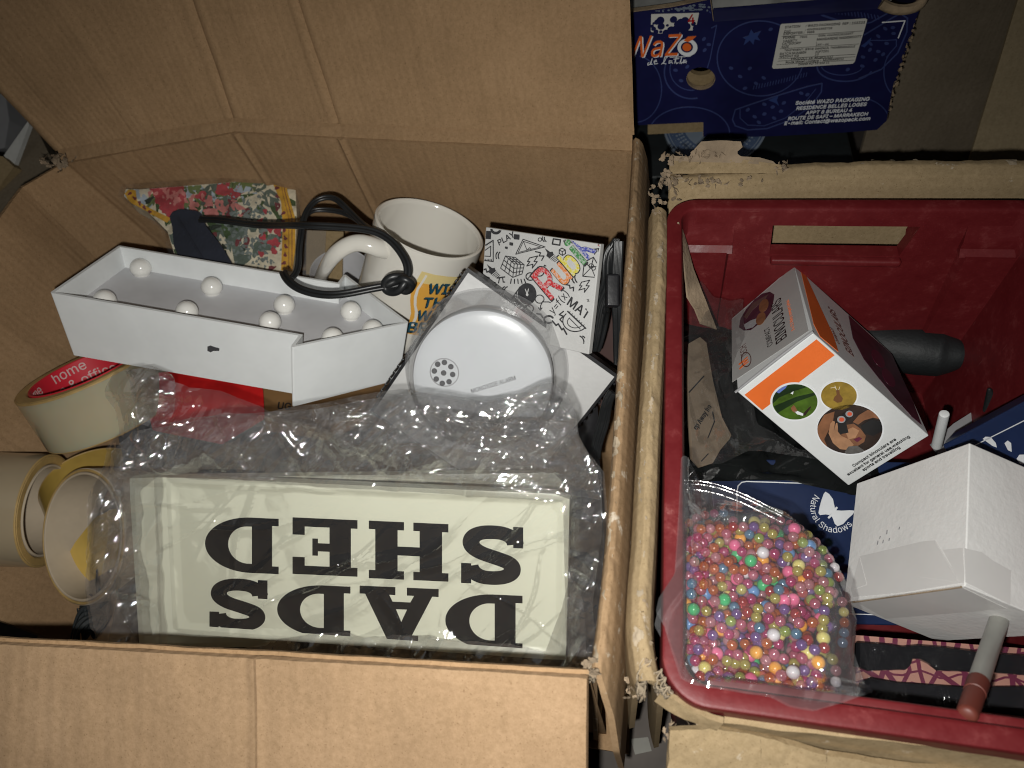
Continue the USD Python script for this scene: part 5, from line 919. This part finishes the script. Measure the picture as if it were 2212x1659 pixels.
gc_ = thing('grey_photo_card', 'grey photo card half hidden behind the second navy box', 'card', PD(2080, 930, .53)); GC = cam_face(2080, 930, .525, .3, 0)
obj('card', GC.up(GC.poly([(2010, 960), (2060, 915), (2128, 872), (2150, 900), (2150, 960), (2040, 1000)]), -.001, 0), 'grey_card', gc_)
sk = thing('black_clip', 'pointed black plastic clip at the right side of the red crate', 'clip', PD(2150, 880, .5))
obj('clip', m3.Manifold.hull_points(np.vstack([trimesh.creation.icosphere(1, r_).vertices + PD(x, y, d) for x, y, d, r_ in ((2137, 842, .50, .0015), (2133, 885, .51, .003), (2168, 905, .51, .003), (2150, 850, .505, .0015))])), 'black_soft', sk, 40)
# pink card and black spectacles at the front
pk = thing('pink_card_pack', 'pink card pack with a maroon web pattern at the front of the red crate', 'card pack', P(2010, 1440, -.12)); PKF = Face(P(2000, 1440, -.105), [1, -.05, 0], [0, 1, .15])
pkq = PKF.poly([(1848, 1372), (2330, 1410), (2330, 1560), (1848, 1515)])
obj('card', PKF.up(pkq, -.008, 0), 'pink_card', pk)
g = np.random.default_rng(15); web = []
for k in range(15):
    x = 1850 + k * 27 + g.normal() * 4; y = 1395 + .07 * (x - 1850); pth = [(x, y - 20), (x + g.normal() * 9, y + 12), (x + g.normal() * 16, y + 45), (x + g.normal() * 24, y + 85), (x + g.normal() * 26, y + 120)]; web.append(PKF.stroke(pth, g.uniform(7, 12)))
for k in range(5): web.append(PKF.stroke([(1850 + t * 20, 1392 + k * 27 + .07 * t * 20 + 7 * math.sin(t * 1.3 + k)) for t in range(20)], 4.5))
obj('web_print', PKF.up(unary_union(web).intersection(pkq), 0, .0002), 'maroon_print', pk)
sg = thing('spectacles', 'black glossy plastic spectacle frames lying folded on the pink card', 'spectacles', P(2010, 1460, -.1)); SGF = Face(P(2000, 1450, -.088), [1, -.05, 0], [0, 1, .1])
for pts, h in (([(230, 850), (400, 862), (520, 880), (620, 870), (800, 884), (960, 905), (1030, 920), (1400, 940), (1400, 1065), (1200, 1050), (1020, 1040), (760, 1030), (700, 985), (640, 955), (590, 955), (575, 1000), (550, 1025), (310, 1030), (220, 1000)], .004), ([(270, 1100), (330, 1075), (500, 1105), (940, 1135), (1400, 1130), (1400, 1330), (900, 1270), (600, 1245), (240, 1215)], 0)):
    p_ = SGF.poly([zw(*q) for q in pts]).buffer(.0012).buffer(-.0012); parts = [SGF.up(p_.buffer(-d), -.006 + a, -.006 + b) for d, a, b in ((.0012, h, h + .0008), (.0004, h + .0008, h + .002), (0, h + .002, h + .005), (.0005, h + .005, h + .006), (.0014, h + .006, h + .0066))]
    obj('temple', join(parts), 'black_gloss', sg, 30)
obj('hinge', lathe(SGF.at(SGF.px(*zw(280, 870)), .001)[0], SGF.at(SGF.px(*zw(280, 1030)), .001)[0], [(0, .0006), (0, .002), (.012, .002), (.012, .0006)], 20), 'black_gloss', sg, 40)
lp_ = thing('clear_sleeve', 'clear plastic sleeve over the spectacles and pink card', 'plastic sleeve', P(2010, 1440, -.08)); LPF = Face(P(2000, 1440, -.074), [1, -.05, 0], [0, 1, .1])
v, f = crumple(LPF, [(1855, 1385), (2330, 1410), (2330, 1530), (1990, 1530), (1850, 1505)], .002, lambda q: np.full(len(q), .004), .002, 211, (.06, .025))
obj('sleeve', (v, f), 'wrap_clear', lp_, 25)
mk = thing('marker_pen', 'marker pen with a brown cap and silver barrel leaning on the red crate rim', 'pen', P(2090, 1540, 0))
m0, m1 = PD(2088, 1548, .312), PD(2164, 1322, .392); dm = unit(m1 - m0); Lm = np.linalg.norm(m1 - m0)
obj('cap', lathe(m0, m1, [(0, .0004), (.0002, .0028), (.0012, .0040), (.003, .0044), (.0195, .0045), (.0197, .0042), (.0205, .0042), (.0207, .0046), (.031, .0047), (.0312, .0038)], 32), 'pen_brown', mk, 40)
obj('barrel', lathe(m0 + dm * .0305, m1, [(0, .0036), (0, .0043), (.002, .0044), (Lm - .03, .0046), (Lm - .03, .0006)], 32), 'pen_silver', mk, 40)
# ---------------------------------------------------------------- bag of beads
from shapely import contains_xy
bdom_px = [(1475, 1125), (1530, 1108), (1600, 1112), (1690, 1118), (1740, 1150), (1790, 1205), (1815, 1270), (1812, 1340), (1800, 1400), (1800, 1470), (1775, 1530), (1700, 1528), (1640, 1510), (1560, 1512), (1500, 1502), (1456, 1450), (1465, 1330), (1462, 1220)]
zb0 = -.052; bdom = Polygon([P(x, y, -.030)[:2] for x, y in bdom_px]).buffer(-.0015); BR_ = .0027
g = np.random.default_rng(2024); pos = np.zeros((0, 4)); names = list(BEADS); wts = np.array([.17, .12, .13, .13, .09, .06, .10, .06, .05, .02, .02, .015, .03, .02, .015]); wts /= wts.sum(); kinds = []
strand_paths = []; x0, y0, x1, y1 = bdom.bounds
def drop(x, y, r):
    if len(pos) == 0: return zb0 + r
    d2 = (pos[:, 0] - x) ** 2 + (pos[:, 1] - y) ** 2; s_ = (pos[:, 3] + r) ** 2 - d2; k_ = s_ > 0
    return max(zb0 + r, (pos[k_, 2] + np.sqrt(s_[k_])).max()) if k_.any() else zb0 + r
tries = 0
while len(pos) < 900 and tries < 2200:
    tries += 1
    shrink = bdom.buffer(-.009 * (len(pos) / 900) ** 1.5)
    x, y = g.uniform(x0, x1), g.uniform(y0, y1)
    if not shrink.contains(Point(x, y)) or drop(x, y, BR_) > zb0 + .026: continue
    hd = g.uniform(0, 6.28); curl = g.normal() * .15
    for k in range(int(g.integers(8, 26))):
        big = g.random() < .10; kd = names[g.choice(len(names), p=wts)]; big = kd.startswith('solid'); r = BR_ * (1.22 if big else 1.0)
        best = None
        for t in range(7):
            h_ = hd + (t - 3) * .35 + curl; xx, yy = x + 2.02 * BR_ * math.cos(h_), y + 2.02 * BR_ * math.sin(h_)
            if not shrink.contains(Point(xx, yy)): continue
            z = drop(xx, yy, r); sc_ = z + .0012 * abs(t - 3)
            if best is None or sc_ < best[0]: best = (sc_, xx, yy, z, h_)
        if best is None: break
        _, x, y, z, hd = best
        if z > zb0 + .033: break
        pos = np.vstack([pos, [x, y, z, r]]); kinds.append(kd)
pile = pos.copy()
for ax_, zz in (([(1796, 1420), (1806, 1468), (1788, 1506), (1748, 1522), (1700, 1524), (1668, 1514)], -.042), ([(1640, 1122), (1690, 1126), (1735, 1148), (1768, 1178), (1796, 1214), (1816, 1262)], -.050), ([(1480, 1168), (1490, 1128), (1525, 1112), (1570, 1108)], -.050), ([(1818, 1296), (1824, 1345), (1818, 1400)], -.050)):
    lp3 = smooth_path([P(x_, y_, zz) for x_, y_ in ax_], 200); sl_ = np.r_[0, np.cumsum(np.linalg.norm(np.diff(lp3, axis=0), axis=1))]
    for d_ in np.arange(.001, sl_[-1], 2.06 * BR_):
        q_ = np.array([np.interp(d_, sl_, lp3[:, k_]) for k_ in range(3)]); r_ = BR_ * g.uniform(.95, 1.04)
        if ((np.linalg.norm(pile[:, :3] - q_, axis=1) - pile[:, 3]) > .0012).all(): pos = np.vstack([pos, [*q_, r_]]); kinds.append(names[g.choice(len(names), p=wts)])
bn = thing('bead_strings', 'tangled strings of small bright plastic beads inside a clear zip bag', 'beads', (*np.array(bdom.centroid.coords[0]), zb0))
order = np.argsort(-(pos[:, 2] - .15 * np.hypot(pos[:, 0] - bdom.centroid.x, pos[:, 1] - bdom.centroid.y) * 0)); ico = trimesh.creation.icosphere(2, 1.0)
ico_v, ico_f = np.array(ico.vertices), np.array(ico.faces)
for k in order[:300]: obj('bead', (ico_v * pos[k, 3] + pos[k, :3], ico_f), 'bead_' + kinds[k], bn, True)
restk = {}
for k in order[300:]: restk.setdefault(kinds[k], []).append((ico_v * pos[k, 3] + pos[k, :3], ico_f))
for kd, lst in restk.items(): obj('lower_beads', join(lst), 'bead_' + kd, bn, True, kind='stuff')
zbag = thing('zip_bag', 'clear zip seal plastic bag full of bead strings in the corner of the red crate', 'plastic bag', P(1650, 1300, -.06))
ZF = Face(P(1650, 1300, -.010), [1, 0, 0], [0, 1, .06]); bshape = Polygon([ZF.px(*q) for q in bdom_px])
zout = [(1466, 1026), (1540, 1030), (1620, 1058), (1700, 1096), (1760, 1150), (1800, 1196), (1832, 1242), (1862, 1330), (1858, 1400), (1882, 1478), (1858, 1508), (1790, 1533), (1732, 1549), (1680, 1540), (1640, 1522), (1560, 1508), (1490, 1496), (1462, 1482), (1446, 1430), (1432, 1380), (1414, 1346), (1420, 1318), (1452, 1270), (1460, 1150)]
def bag_h(q):
    d = sdist(bshape, spts(q)); w3 = ZF.at(q); ins = np.minimum(w3[:, 0] - (TO[0] + .012), w3[:, 1] - (TO[1] - TD + .014)); out_ = np.clip(.6 - ins / .010, 0, 1)
    return .001 + np.clip(d / .012, 0, 1) * (-.012) * (1 - out_) + .024 * out_
v, f = crumple(ZF, zout, .0014, bag_h, .0060, 301, (.032, .013, .006), bshape.buffer(-.012), .85, aniso=.36)
obj('front_film', (v, f), 'bag_film', zbag, 28)
v, f = crumple(ZF, zout, .002, lambda q: bag_h(q) * .4 - .016 - .03 * (sdist(bshape, spts(q)) < .001) , .003, 302, (.03, .012, .006))
obj('back_film', (v, f), 'bag_film', zbag, 25)
for o_ in (0, 7, 20): obj('zip_ridge', tube([ZF.at(ZF.px(x, y), .0005 - .004)[0] for x, y in ((1468, 1034 + o_), (1545, 1040 + o_), (1620, 1068 + o_), (1692, 1104 + o_))], .0005, 40, 6), 'wrap_clear', zbag)

# ================================================================ BEHIND THE BOXES
# blue fruit crate
CRo = PL(1915, 258, P(1915, 258, -.085), [0, 1, 0]); cn = unit([-.03, -1, 0]); CX = unit(np.cross([0, 0, 1], -cn)); CF = Face(CRo, CX if CX[0] > 0 else -CX, [0, 0, 1])
fc_ = thing('fruit_crate', 'navy printed cardboard fruit crate with an orange brand name, behind the boxes', 'fruit crate', CRo + [-.1, .1, 0])
zf = lambda x, y: (1327.2 + .3 * x, .3 * y)
face_px = [zf(*p) for p in ((60, 170), (110, 95), (420, 55), (690, 0), (712, 160), (930, 148), (1400, 108), (1925, 62), (1990, 70), (2200, 60), (2150, 190), (2080, 380), (2010, 600), (1960, 870), (1890, 935), (1640, 955), (1200, 978), (1000, 985), (640, 985), (640, 880), (240, 898), (100, 905), (60, 700))]
fp = CF.poly(face_px); hole = CF.poly([zf(*p) for p in arc(622, 568, 104, 84, 0, 360, 33)]); fpp = fp.difference(hole)
obj('front_panel', CF.up(fpp, -.006, 0), 'crate_navy', fc_, 20)
obj('panel_edge', CF.up(fpp.buffer(.0004), -.0066, -.0012), 'torn_brown', fc_, 20, label='raw torn board edge of the panel')
obj('hole_board', CF.up(hole.buffer(.0003).difference(CF.poly([zf(*p) for p in arc(622, 540, 78, 40, 0, 360, 25)])), -.014, -.008), 'kraft_back', fc_)
obj('window_strip', CF.up(CF.poly([zf(*p) for p in ((240, 898), (640, 880), (640, 955), (240, 975))]), -.004, -.0015), 'kraft_back', fc_)
TOPF = Face(CF.at(CF.px(*zf(1300, 115)), 0)[0], CF.ex, -cn * -1 + np.array([0, 0, .55]))
top_px = [zf(*p) for p in ((712, 158), (1400, 106), (1925, 60), (1925, 20), (1400, 52), (722, 78))]
obj('top_fold', loft([np.array([CF.at(CF.px(*q))[0] + o for q in top_px[:3]] + [CF.at(CF.px(*q))[0] + np.array([0, .011, .0055]) + o for q in top_px[2::-1]]) for o in (np.zeros(3), np.array([0, .001, -.004]))]), 'crate_navy', fc_)
dA, dB = CF.at(CF.px(1362, 300))[0], CF.at(CF.px(1935, 180))[0]
fbm_ = CF.at(CF.px(1950, 262))[0]; brx = CF.px(1952, 150)[0]
for nm, xa, xb in (('side_panel', brx - .004, brx),): obj(nm, roundbox(CF.at([xa, 0], -.008)[0], CF.ex * .004, np.array([0, .28, 0]), np.array([0, 0, .11]), .001), 'crate_navy', fc_)
obj('base', roundbox(CF.at([CF.px(1362, 300)[0], -.004], -.3)[0], CF.ex * .24, -cn * -.20, np.array([0, 0, .004]), .001), 'kraft_back', fc_)
clipf = fpp.buffer(-.0008); lines = []
def cl(pts, w=9): lines.append(CF.stroke([zf(*p) for p in pts], w * .3))
cl(arc(1050, 420, 310, 270, 95, 330, 40), 9); cl(arc(1050, 420, 310, 270, -30, 95, 40), 9); cl(arc(150, 640, 190, 240, -80, 100, 30), 8); cl(arc(540, 960, 290, 190, 190, 370, 30), 8); cl(arc(1740, 880, 240, 180, 200, 350, 30), 7)
cl([(735, 185), (690, 420), (660, 520)], 8); cl([(700, 200), (735, 182)], 8); cl(arc(560, 520, 200, 190, 80, 200, 30), 10); cl(arc(560, 500, 160, 150, 85, 200, 30), 7); cl(arc(1660, 480, 200, 105, 20, 190, 30), 11); cl(arc(1640, 470, 150, 70, 20, 170, 30), 7); cl([(1800, 250), (1990, 135), (2060, 95), (2110, 130), (2105, 230), (2040, 380), (1920, 500), (1760, 565)], 11); cl([(1780, 330), (1840, 290), (1960, 290), (2030, 285), (2030, 330), (1960, 410)], 7)
cl([(850, 860), (870, 790), (1000, 745), (1200, 680), (1400, 620), (1495, 600), (1490, 660), (1420, 760), (1280, 860), (1100, 925), (960, 935), (870, 905), (850, 860)], 9); cl([(905, 785), (905, 850), (960, 900), (1080, 905), (1230, 850), (1370, 740), (1450, 640)], 6); cl(arc(2080, 520, 140, 190, 120, 230, 20), 8); cl(arc(900, 60, 230, 70, 20, 160, 20), 8); cl([(1420, 40), (1500, 110), (1680, 170)], 14); cl([(1700, 190), (1850, 160), (2030, 60)], 10)
seeds = [(645, 280), (680, 320), (650, 360), (440, 505), (525, 480), (480, 580), (960, 790), (1080, 750), (1220, 740), (1345, 670), (1390, 680), (1010, 840), (1080, 820), (1150, 850), (1140, 770), (1040, 880), (1200, 800), (1950, 205), (2005, 198), (1900, 260), (2010, 240), (1845, 315), (1960, 312), (1840, 358), (1900, 370), (1935, 390), (1790, 410), (1880, 430), (1785, 475), (1680, 500), (840, 490), (975, 492), (905, 550), (1125, 210), (1020, 600), (940, 635), (1075, 560)]
for k, (x, y) in enumerate(seeds): lines.append(CF.poly([zf(*p) for p in arc(x, y, 17, 11, 0, 360, 11, (k * 47) % 90 - 45)]))
g = np.random.default_rng(3)
for k in range(20): x = 1000 + k * 20; y = 642 - .014 * (k - 2) ** 2 * 1.9 - (k * 4.5); cl([(x, y), (x + 6, y - 24 - 6 * g.random())], 6)
for k in range(15): x = 1560 + k * 24; cl([(x, 55 + k * 4), (x + 8, 95 + k * 3)], 7)
obj('fruit_print', CF.up(unary_union(lines).intersection(clipf), 0, .0003), 'crate_line', fc_)
for q_ in ([CF.poly([zf(*p) for p in ((985, 210), (1005, 240), (1055, 222), (1030, 262), (1050, 290), (1010, 280), (1000, 320), (975, 288), (930, 325), (945, 280), (925, 270), (965, 256))]), CF.poly([zf(*p) for p in ((1110, 720), (1180, 690), (1170, 720), (1185, 760), (1160, 740))]), CF.poly([zf(*p) for p in ((1780, 330), (1850, 270), (1840, 300), (1800, 340))])]): obj('star_print', CF.up(q_.intersection(clipf), 0, .0005), 'crate_star', fc_)
lab = CF.poly([zf(*p) for p in ((1195, 178), (1205, 170), (1810, 130), (1820, 138), (1815, 160), (1730, 440), (1715, 455), (1145, 492), (1135, 480))])
obj('paper_label', CF.up(lab, .0003, .0008), 'label_paper', fc_)
rows = [('STATION', (1226, 200), (1336, 192)), (': WAZO PACKAGING  REF : 102305', (1376, 190), (1802, 165)), ('CoC', (1220, 230), (1268, 227)), (': 4063061883728', (1374, 216), (1566, 205)), ('EXPORTER :', (1216, 249), (1366, 238)), ('9888', (1386, 236), (1438, 232)), ('FERME', (1214, 276), (1300, 271)), ('7201', (1334, 270), (1388, 266)), ('GGN: 4063651812497', (1466, 260), (1716, 244)), ('VARIETY', (1212, 300), (1314, 294)), ('MANDARINE NADORCOTT', (1456, 288), (1776, 266)), ('CATEGORY', (1206, 320), (1342, 312)), ('1', (1450, 306), (1456, 306)), ('SIZE', (1202, 341), (1254, 338)), ('1XX - 64', (1450, 325), (1540, 319)), ('TRAITEMENT: (E904) IMAZALIL THIABENDAZOLE', (1222, 366), (1730, 336)), ('BATCH NUMBER', (1190, 392), (1380, 380)), ('60F7201', (1446, 376), (1542, 370)), ('WEIGHT KG', (1186, 412), (1326, 404)), ('10', (1442, 396), (1468, 394)), ('PRODUCT OF MOROCCO', (1272, 428), (1570, 412)), ('Route Mesat Loudaya - MARRAKECH', (1232, 452), (1646, 428)), ('ONSSA PLF 16 266 21', (1322, 466), (1546, 452))]
for t, a, b in rows: obj('lettering', CF.text(t, zf(*a), zf(*b), 1.0, True, .0008, .001), 'print_black', fc_)
obj('rule', CF.up(unary_union([CF.stroke([zf(*a), zf(*b)], .7) for a, b in (((1206, 258), (1786, 218)), ((1192, 347), (1760, 312)), ((1180, 420), (1736, 386)), ((1176, 436), (1732, 404)), ((1168, 462), (1726, 428)))]), .0008, .001), 'print_black', fc_)
for t, a, b in (('Société WAZO PACKAGING', (1302, 752), (1832, 722)), ('RESIDENCE BELLES LOGES', (1308, 790), (1812, 760)), ('APPT 8 BUREAU 4', (1376, 822), (1708, 802)), ('ROUTE DE SAFI – MARRAKECH', (1248, 864), (1820, 830)), ('E-mail: Contact@wazopack.com', (1222, 898), (1838, 862))): obj('lettering', CF.text(t, zf(*a), zf(*b), 1.0, True, 0, .0005, .12), 'print_white', fc_)
obj('corner_mark', CF.up(unary_union([CF.stroke([zf(1930, 160), zf(2092, 148), zf(2044, 270)], 2.6)]), 0, .0005), 'print_white', fc_)
for t, a, b, h_, m_, l_ in (('WaZ', (92, 420), (460, 402), 1.25, 'print_white', .0004), ('WaZ', (84, 414), (452, 396), 1.25, 'wazo_orange', .0007)):
    v, f = CF.text(t, zf(*a), zf(*b), h_, t == 'x', 0, l_, .18); obj('brand_lettering', (v, f), m_, fc_)
oz = CF.poly([zf(*p) for p in arc(526, 340, 72, 62, 0, 360, 33)]); oi = CF.poly([zf(*p) for p in arc(522, 338, 44, 40, 0, 360, 33)])
obj('brand_lettering', CF.up(oz.difference(oi), 0, .0006), 'print_white', fc_); obj('brand_lettering', CF.up(CF.poly([zf(*p) for p in arc(522, 338, 32, 28, 0, 360, 25)]).union(CF.poly([zf(*p) for p in ((498, 290), (530, 262), (590, 258), (560, 285), (530, 300))])), 0, .0007), 'wazo_orange', fc_)
scr = [[(250, 450), (240, 455), (240, 468), (256, 462), (272, 420), (262, 462), (275, 460)], [(285, 446), (305, 440), (300, 430), (285, 440), (290, 460), (312, 455)], [(340, 460), (362, 440), (378, 400), (362, 410), (352, 455), (372, 458)], [(380, 412), (384, 402)], [(415, 438), (395, 436), (392, 455), (412, 446), (420, 455)], [(432, 455), (446, 405), (440, 440), (446, 456), (460, 450)], [(428, 425), (465, 420)], [(470, 455), (486, 405), (478, 440), (480, 456), (500, 440)], [(515, 432), (500, 432), (496, 452), (512, 444), (518, 452)], [(540, 446), (528, 428), (540, 426)], [(528, 450), (540, 440)]]
scr = [s for s in scr]; scr[-2:] = [[(524, 428), (512, 424)][:0] or [(498, 430), (506, 446)], [(506, 446), (520, 440)]]
obj('script_lettering', CF.up(unary_union([CF.stroke([zf(*p) for p in s], 1.4) for s in scr] + [CF.stroke([zf(400, 412), zf(548, 404)], .8)]), 0, .0005), 'print_white', fc_)
st_ = CF.poly([zf(*p) for p in ((265, 100), (610, 90), (590, 190), (575, 240), (540, 215), (470, 245), (400, 225), (330, 240), (262, 225))])
obj('torn_sticker', CF.up(st_.difference(unary_union([Point(CF.px(*zf(g.uniform(265, 600), g.uniform(120, 245)))).buffer(g.uniform(.001, .004), 3) for k in range(34)])), .0002, .0007), 'label_paper', fc_)
obj('lettering', CF.text('4', zf(528, 165), zf(578, 160), 1.0, True, .0007, .001), 'red_pack', fc_)
wear = [CF.poly([zf(*p) for p in arc(270 + 430 * g.random(), 20 + 60 * g.random(), 6 + 16 * g.random(), 3 + 6 * g.random(), 0, 360, 9)]) for k in range(50)]
obj('scuffs', CF.up(unary_union(wear).intersection(clipf), 0, .0003), 'plate_white', fc_, kind='stuff')
EDG = CF.ex
obj('torn_edge', join([torn(CF.at(CF.px(*zf(x, y)), -.004)[0], (.001, .002, .003), 3, .0022, 600 + k) for k, (x, y) in enumerate([(2200 - 240 * t, 60 + 800 * t) for t in np.linspace(0, 1, 26)])]), 'torn_brown', fc_, 40, kind='stuff')
# tab slot, loose things behind and above the crate
tb_ = thing('kraft_tab', 'curled raw cardboard tab on top of the fruit crate', 'cardboard tab', CF.at(CF.px(1945, 6), 0)[0])
obj('tab', tube([CF.at(CF.px(1902, 2), .004)[0], CF.at(CF.px(1925, 10), .006)[0], CF.at(CF.px(1960, 11), .006)[0], CF.at(CF.px(1984, 4), .004)[0], CF.at(CF.px(1990, -20), 0)[0]], .004, 30, 8), 'torn_brown', tb_, 40)
np_ = thing('grey_newspaper', 'crumpled grey printed newspaper in the fruit crate', 'newspaper', CF.at(CF.px(1700, 5), -.06)[0]); NPF = Face(CF.at(CF.px(1700, 14), -.03)[0], CF.ex, unit([0, 1, .55]))
v, f = crumple(NPF, [(1362, -60), (1960, -60), (1915, 20), (1640, 30), (1360, 45)], .004, lambda q: np.zeros(len(q)), .012, 401, (.06, .025)); obj('paper', (v, f), 'newsprint', np_, 40)
wc_ = thing('white_cloth', 'white cloth bunched on the newspaper in the fruit crate', 'cloth', NPF.at(NPF.px(1610, 8), .01)[0]); v, f = crumple(NPF, [(1530, -50), (1760, -50), (1690, 2), (1620, 14), (1548, 18), (1500, 4)], .003, lambda q: np.full(len(q), .012), .010, 402, (.03, .012)); obj('cloth', (v, f), 'cloth_white', wc_, 50)
pl_ = thing('patterned_plate', 'blue and white patterned plate edge under the fruit crate', 'plate', P(1500, 330, -.12)); PLF = Face(P(1510, 320, -.105), [1, 0, 0], [0, 1, .35])
pc = PLF.px(1545, 262); prad = np.linalg.norm(PLF.px(1462, 332) - pc)
obj('rim', PLF.up(Point(pc).buffer(prad, 40), -.004, 0), 'plate_white', pl_)
obj('pattern', PLF.up(unary_union([Point(pc).buffer(prad * r1, 40).difference(Point(pc).buffer(prad * r0, 40)) for r0, r1 in ((.93, .96), (.86, .91), (.62, .82))] + [Point(pc + prad * .78 * np.array([math.cos(t), math.sin(t)])).buffer(prad * .09) for t in np.linspace(0, 6.28, 40)]).difference(unary_union([Point(pc + prad * q * np.array([math.cos(t), math.sin(t)])).buffer(prad * .025, 3) for q in (.68, .73, .79) for t in np.linspace(0, 6.28, 60)])), 0, .0006), 'plate_blue', pl_)
cp = thing('leaning_cardboard', 'tall creased brown cardboard panel leaning at the back right', 'board', P(2100, 330, -.25))
q0 = P(2098, 331, -.17); yv = unit([-.02, .10, 1.0])
def on_v(px, py, o, n): return PL(px, py, o, n)
n3 = unit([-.10, -1, .10]); n1 = unit([.12, -.99, .05])
A1 = on_v(2098, 331, q0, n3); A0 = on_v(2199, 0, q0, n3); A2 = on_v(2330, 331, q0, n3); A3_ = on_v(2420, -20, q0, n3)
ext = lambda p, q, t: p + (q - p) * t
m, uv = strips([ext(A1, A0, 1.3), ext(A2, A3_, 1.3)], [ext(A0, A1, 1.35), ext(A3_, A2, 1.35)], 40, 40, .004, flip=True, noise=.001, seed=61); obj('panel', m, 'kraft_grey', cp, True, uv)
cp2 = thing('leaning_cardboard', 'folded brown cardboard panel, coloured darker for the shade, between the fruit crate and the tall panel', 'board', P(1990, 330, -.25))
q1 = on_v(2098, 331, q0, n3) + [0, .02, 0]; n2_ = unit([.2, -.97, .06])
Bm1, Bm0 = on_v(1972, 331, q1, n2_), on_v(2143, 27, q1, n2_); Br1, Br0 = on_v(2110, 331, q1, n2_), on_v(2215, 0, q1, n2_)
Bl1, Bl0 = on_v(1860, 331, Bm1, n1), on_v(1960, -60, Bm1, n1)
m, uv = strips([ext(Bl1, Bl0, 1.2), ext(Bm1, Bm0, 1.3), ext(Br1, Br0, 1.3)], [ext(Bl0, Bl1, 1.3), ext(Bm0, Bm1, 1.35), ext(Br0, Br1, 1.35)], 40, 40, .004, flip=True, noise=.001, seed=62); obj('panel', m, 'taupe_card', cp2, True, uv)  # shade on this panel is put into its darker card colour
dk = thing('dark_carton', 'carton coloured black for the shade beneath the fruit crate', 'carton', P(1700, 320, -.2))
obj('carton', roundbox(np.array([-.03, .56, -.299]), np.array([.225, 0, 0]), np.array([0, .3, 0]), np.array([0, 0, .185]), .002), 'black_soft', dk)  # black box stands in for the shade under the crate
# things left of the left box
lc = thing('taupe_carton', 'grey brown carton standing outside the left box corner', 'carton', P(20, 320, -.2))
t0, t1_, t2, t3 = PD(72, 265, .80), PD(150, 420, .75), PD(-60, 700, .70), PD(-160, 560, .74)
obj('carton', m3.Manifold.hull_points(np.vstack([q + d for q in (t0, t1_, t2, t3) for d in (np.zeros(3), np.array([0, 0, -.1]))])), 'taupe_card', lc)
wp_ = thing('white_board', 'white board edge sticking up beside the grey carton', 'board', P(30, 320, -.1))
obj('board', m3.Manifold.hull_points(np.vstack([PD(x, y, .77) + d for x, y in ((60, 262), (63, 270), (30, 358), (8, 336)) for d in (np.zeros(3), F * .006)])), 'cloth_white', wp_)
bcx = thing('brown_carton', 'brown carton edge at the far left', 'carton', P(0, 370, -.2)); obj('carton', m3.Manifold.hull_points(np.vstack([PD(x, y, .76) + d for x, y in ((-40, 330), (6, 338), (30, 360), (0, 402), (-40, 450)) for d in (np.zeros(3), F * .05)])), 'kraft_back', bcx)
gw = thing('stone_block', 'rough grey block in the shadow at the far left', 'block', P(0, 240, -.3)); v_ = np.vstack([PD(x, y, .95) + d for x, y in ((-60, 190), (12, 205), (20, 260), (10, 320), (-60, 330)) for d in (np.zeros(3), F * .1)]); obj('block', m3.Manifold.hull_points(v_), 'grey_card', gw)
sc_ = thing('paper_scrap', 'small pale scrap of paper on the dark floor between the boxes', 'paper scrap', P(1385, 1612, FLOORZ))
m, uv = sheet(bil(P(1362, 1596, FLOORZ + .003), P(1400, 1592, FLOORZ + .004), P(1408, 1622, FLOORZ + .003), P(1372, 1630, FLOORZ + .002)), 8, 8, .0006, flip=True, noise=.0008, nscale=90); obj('scrap', m, 'scrap', sc_, True)
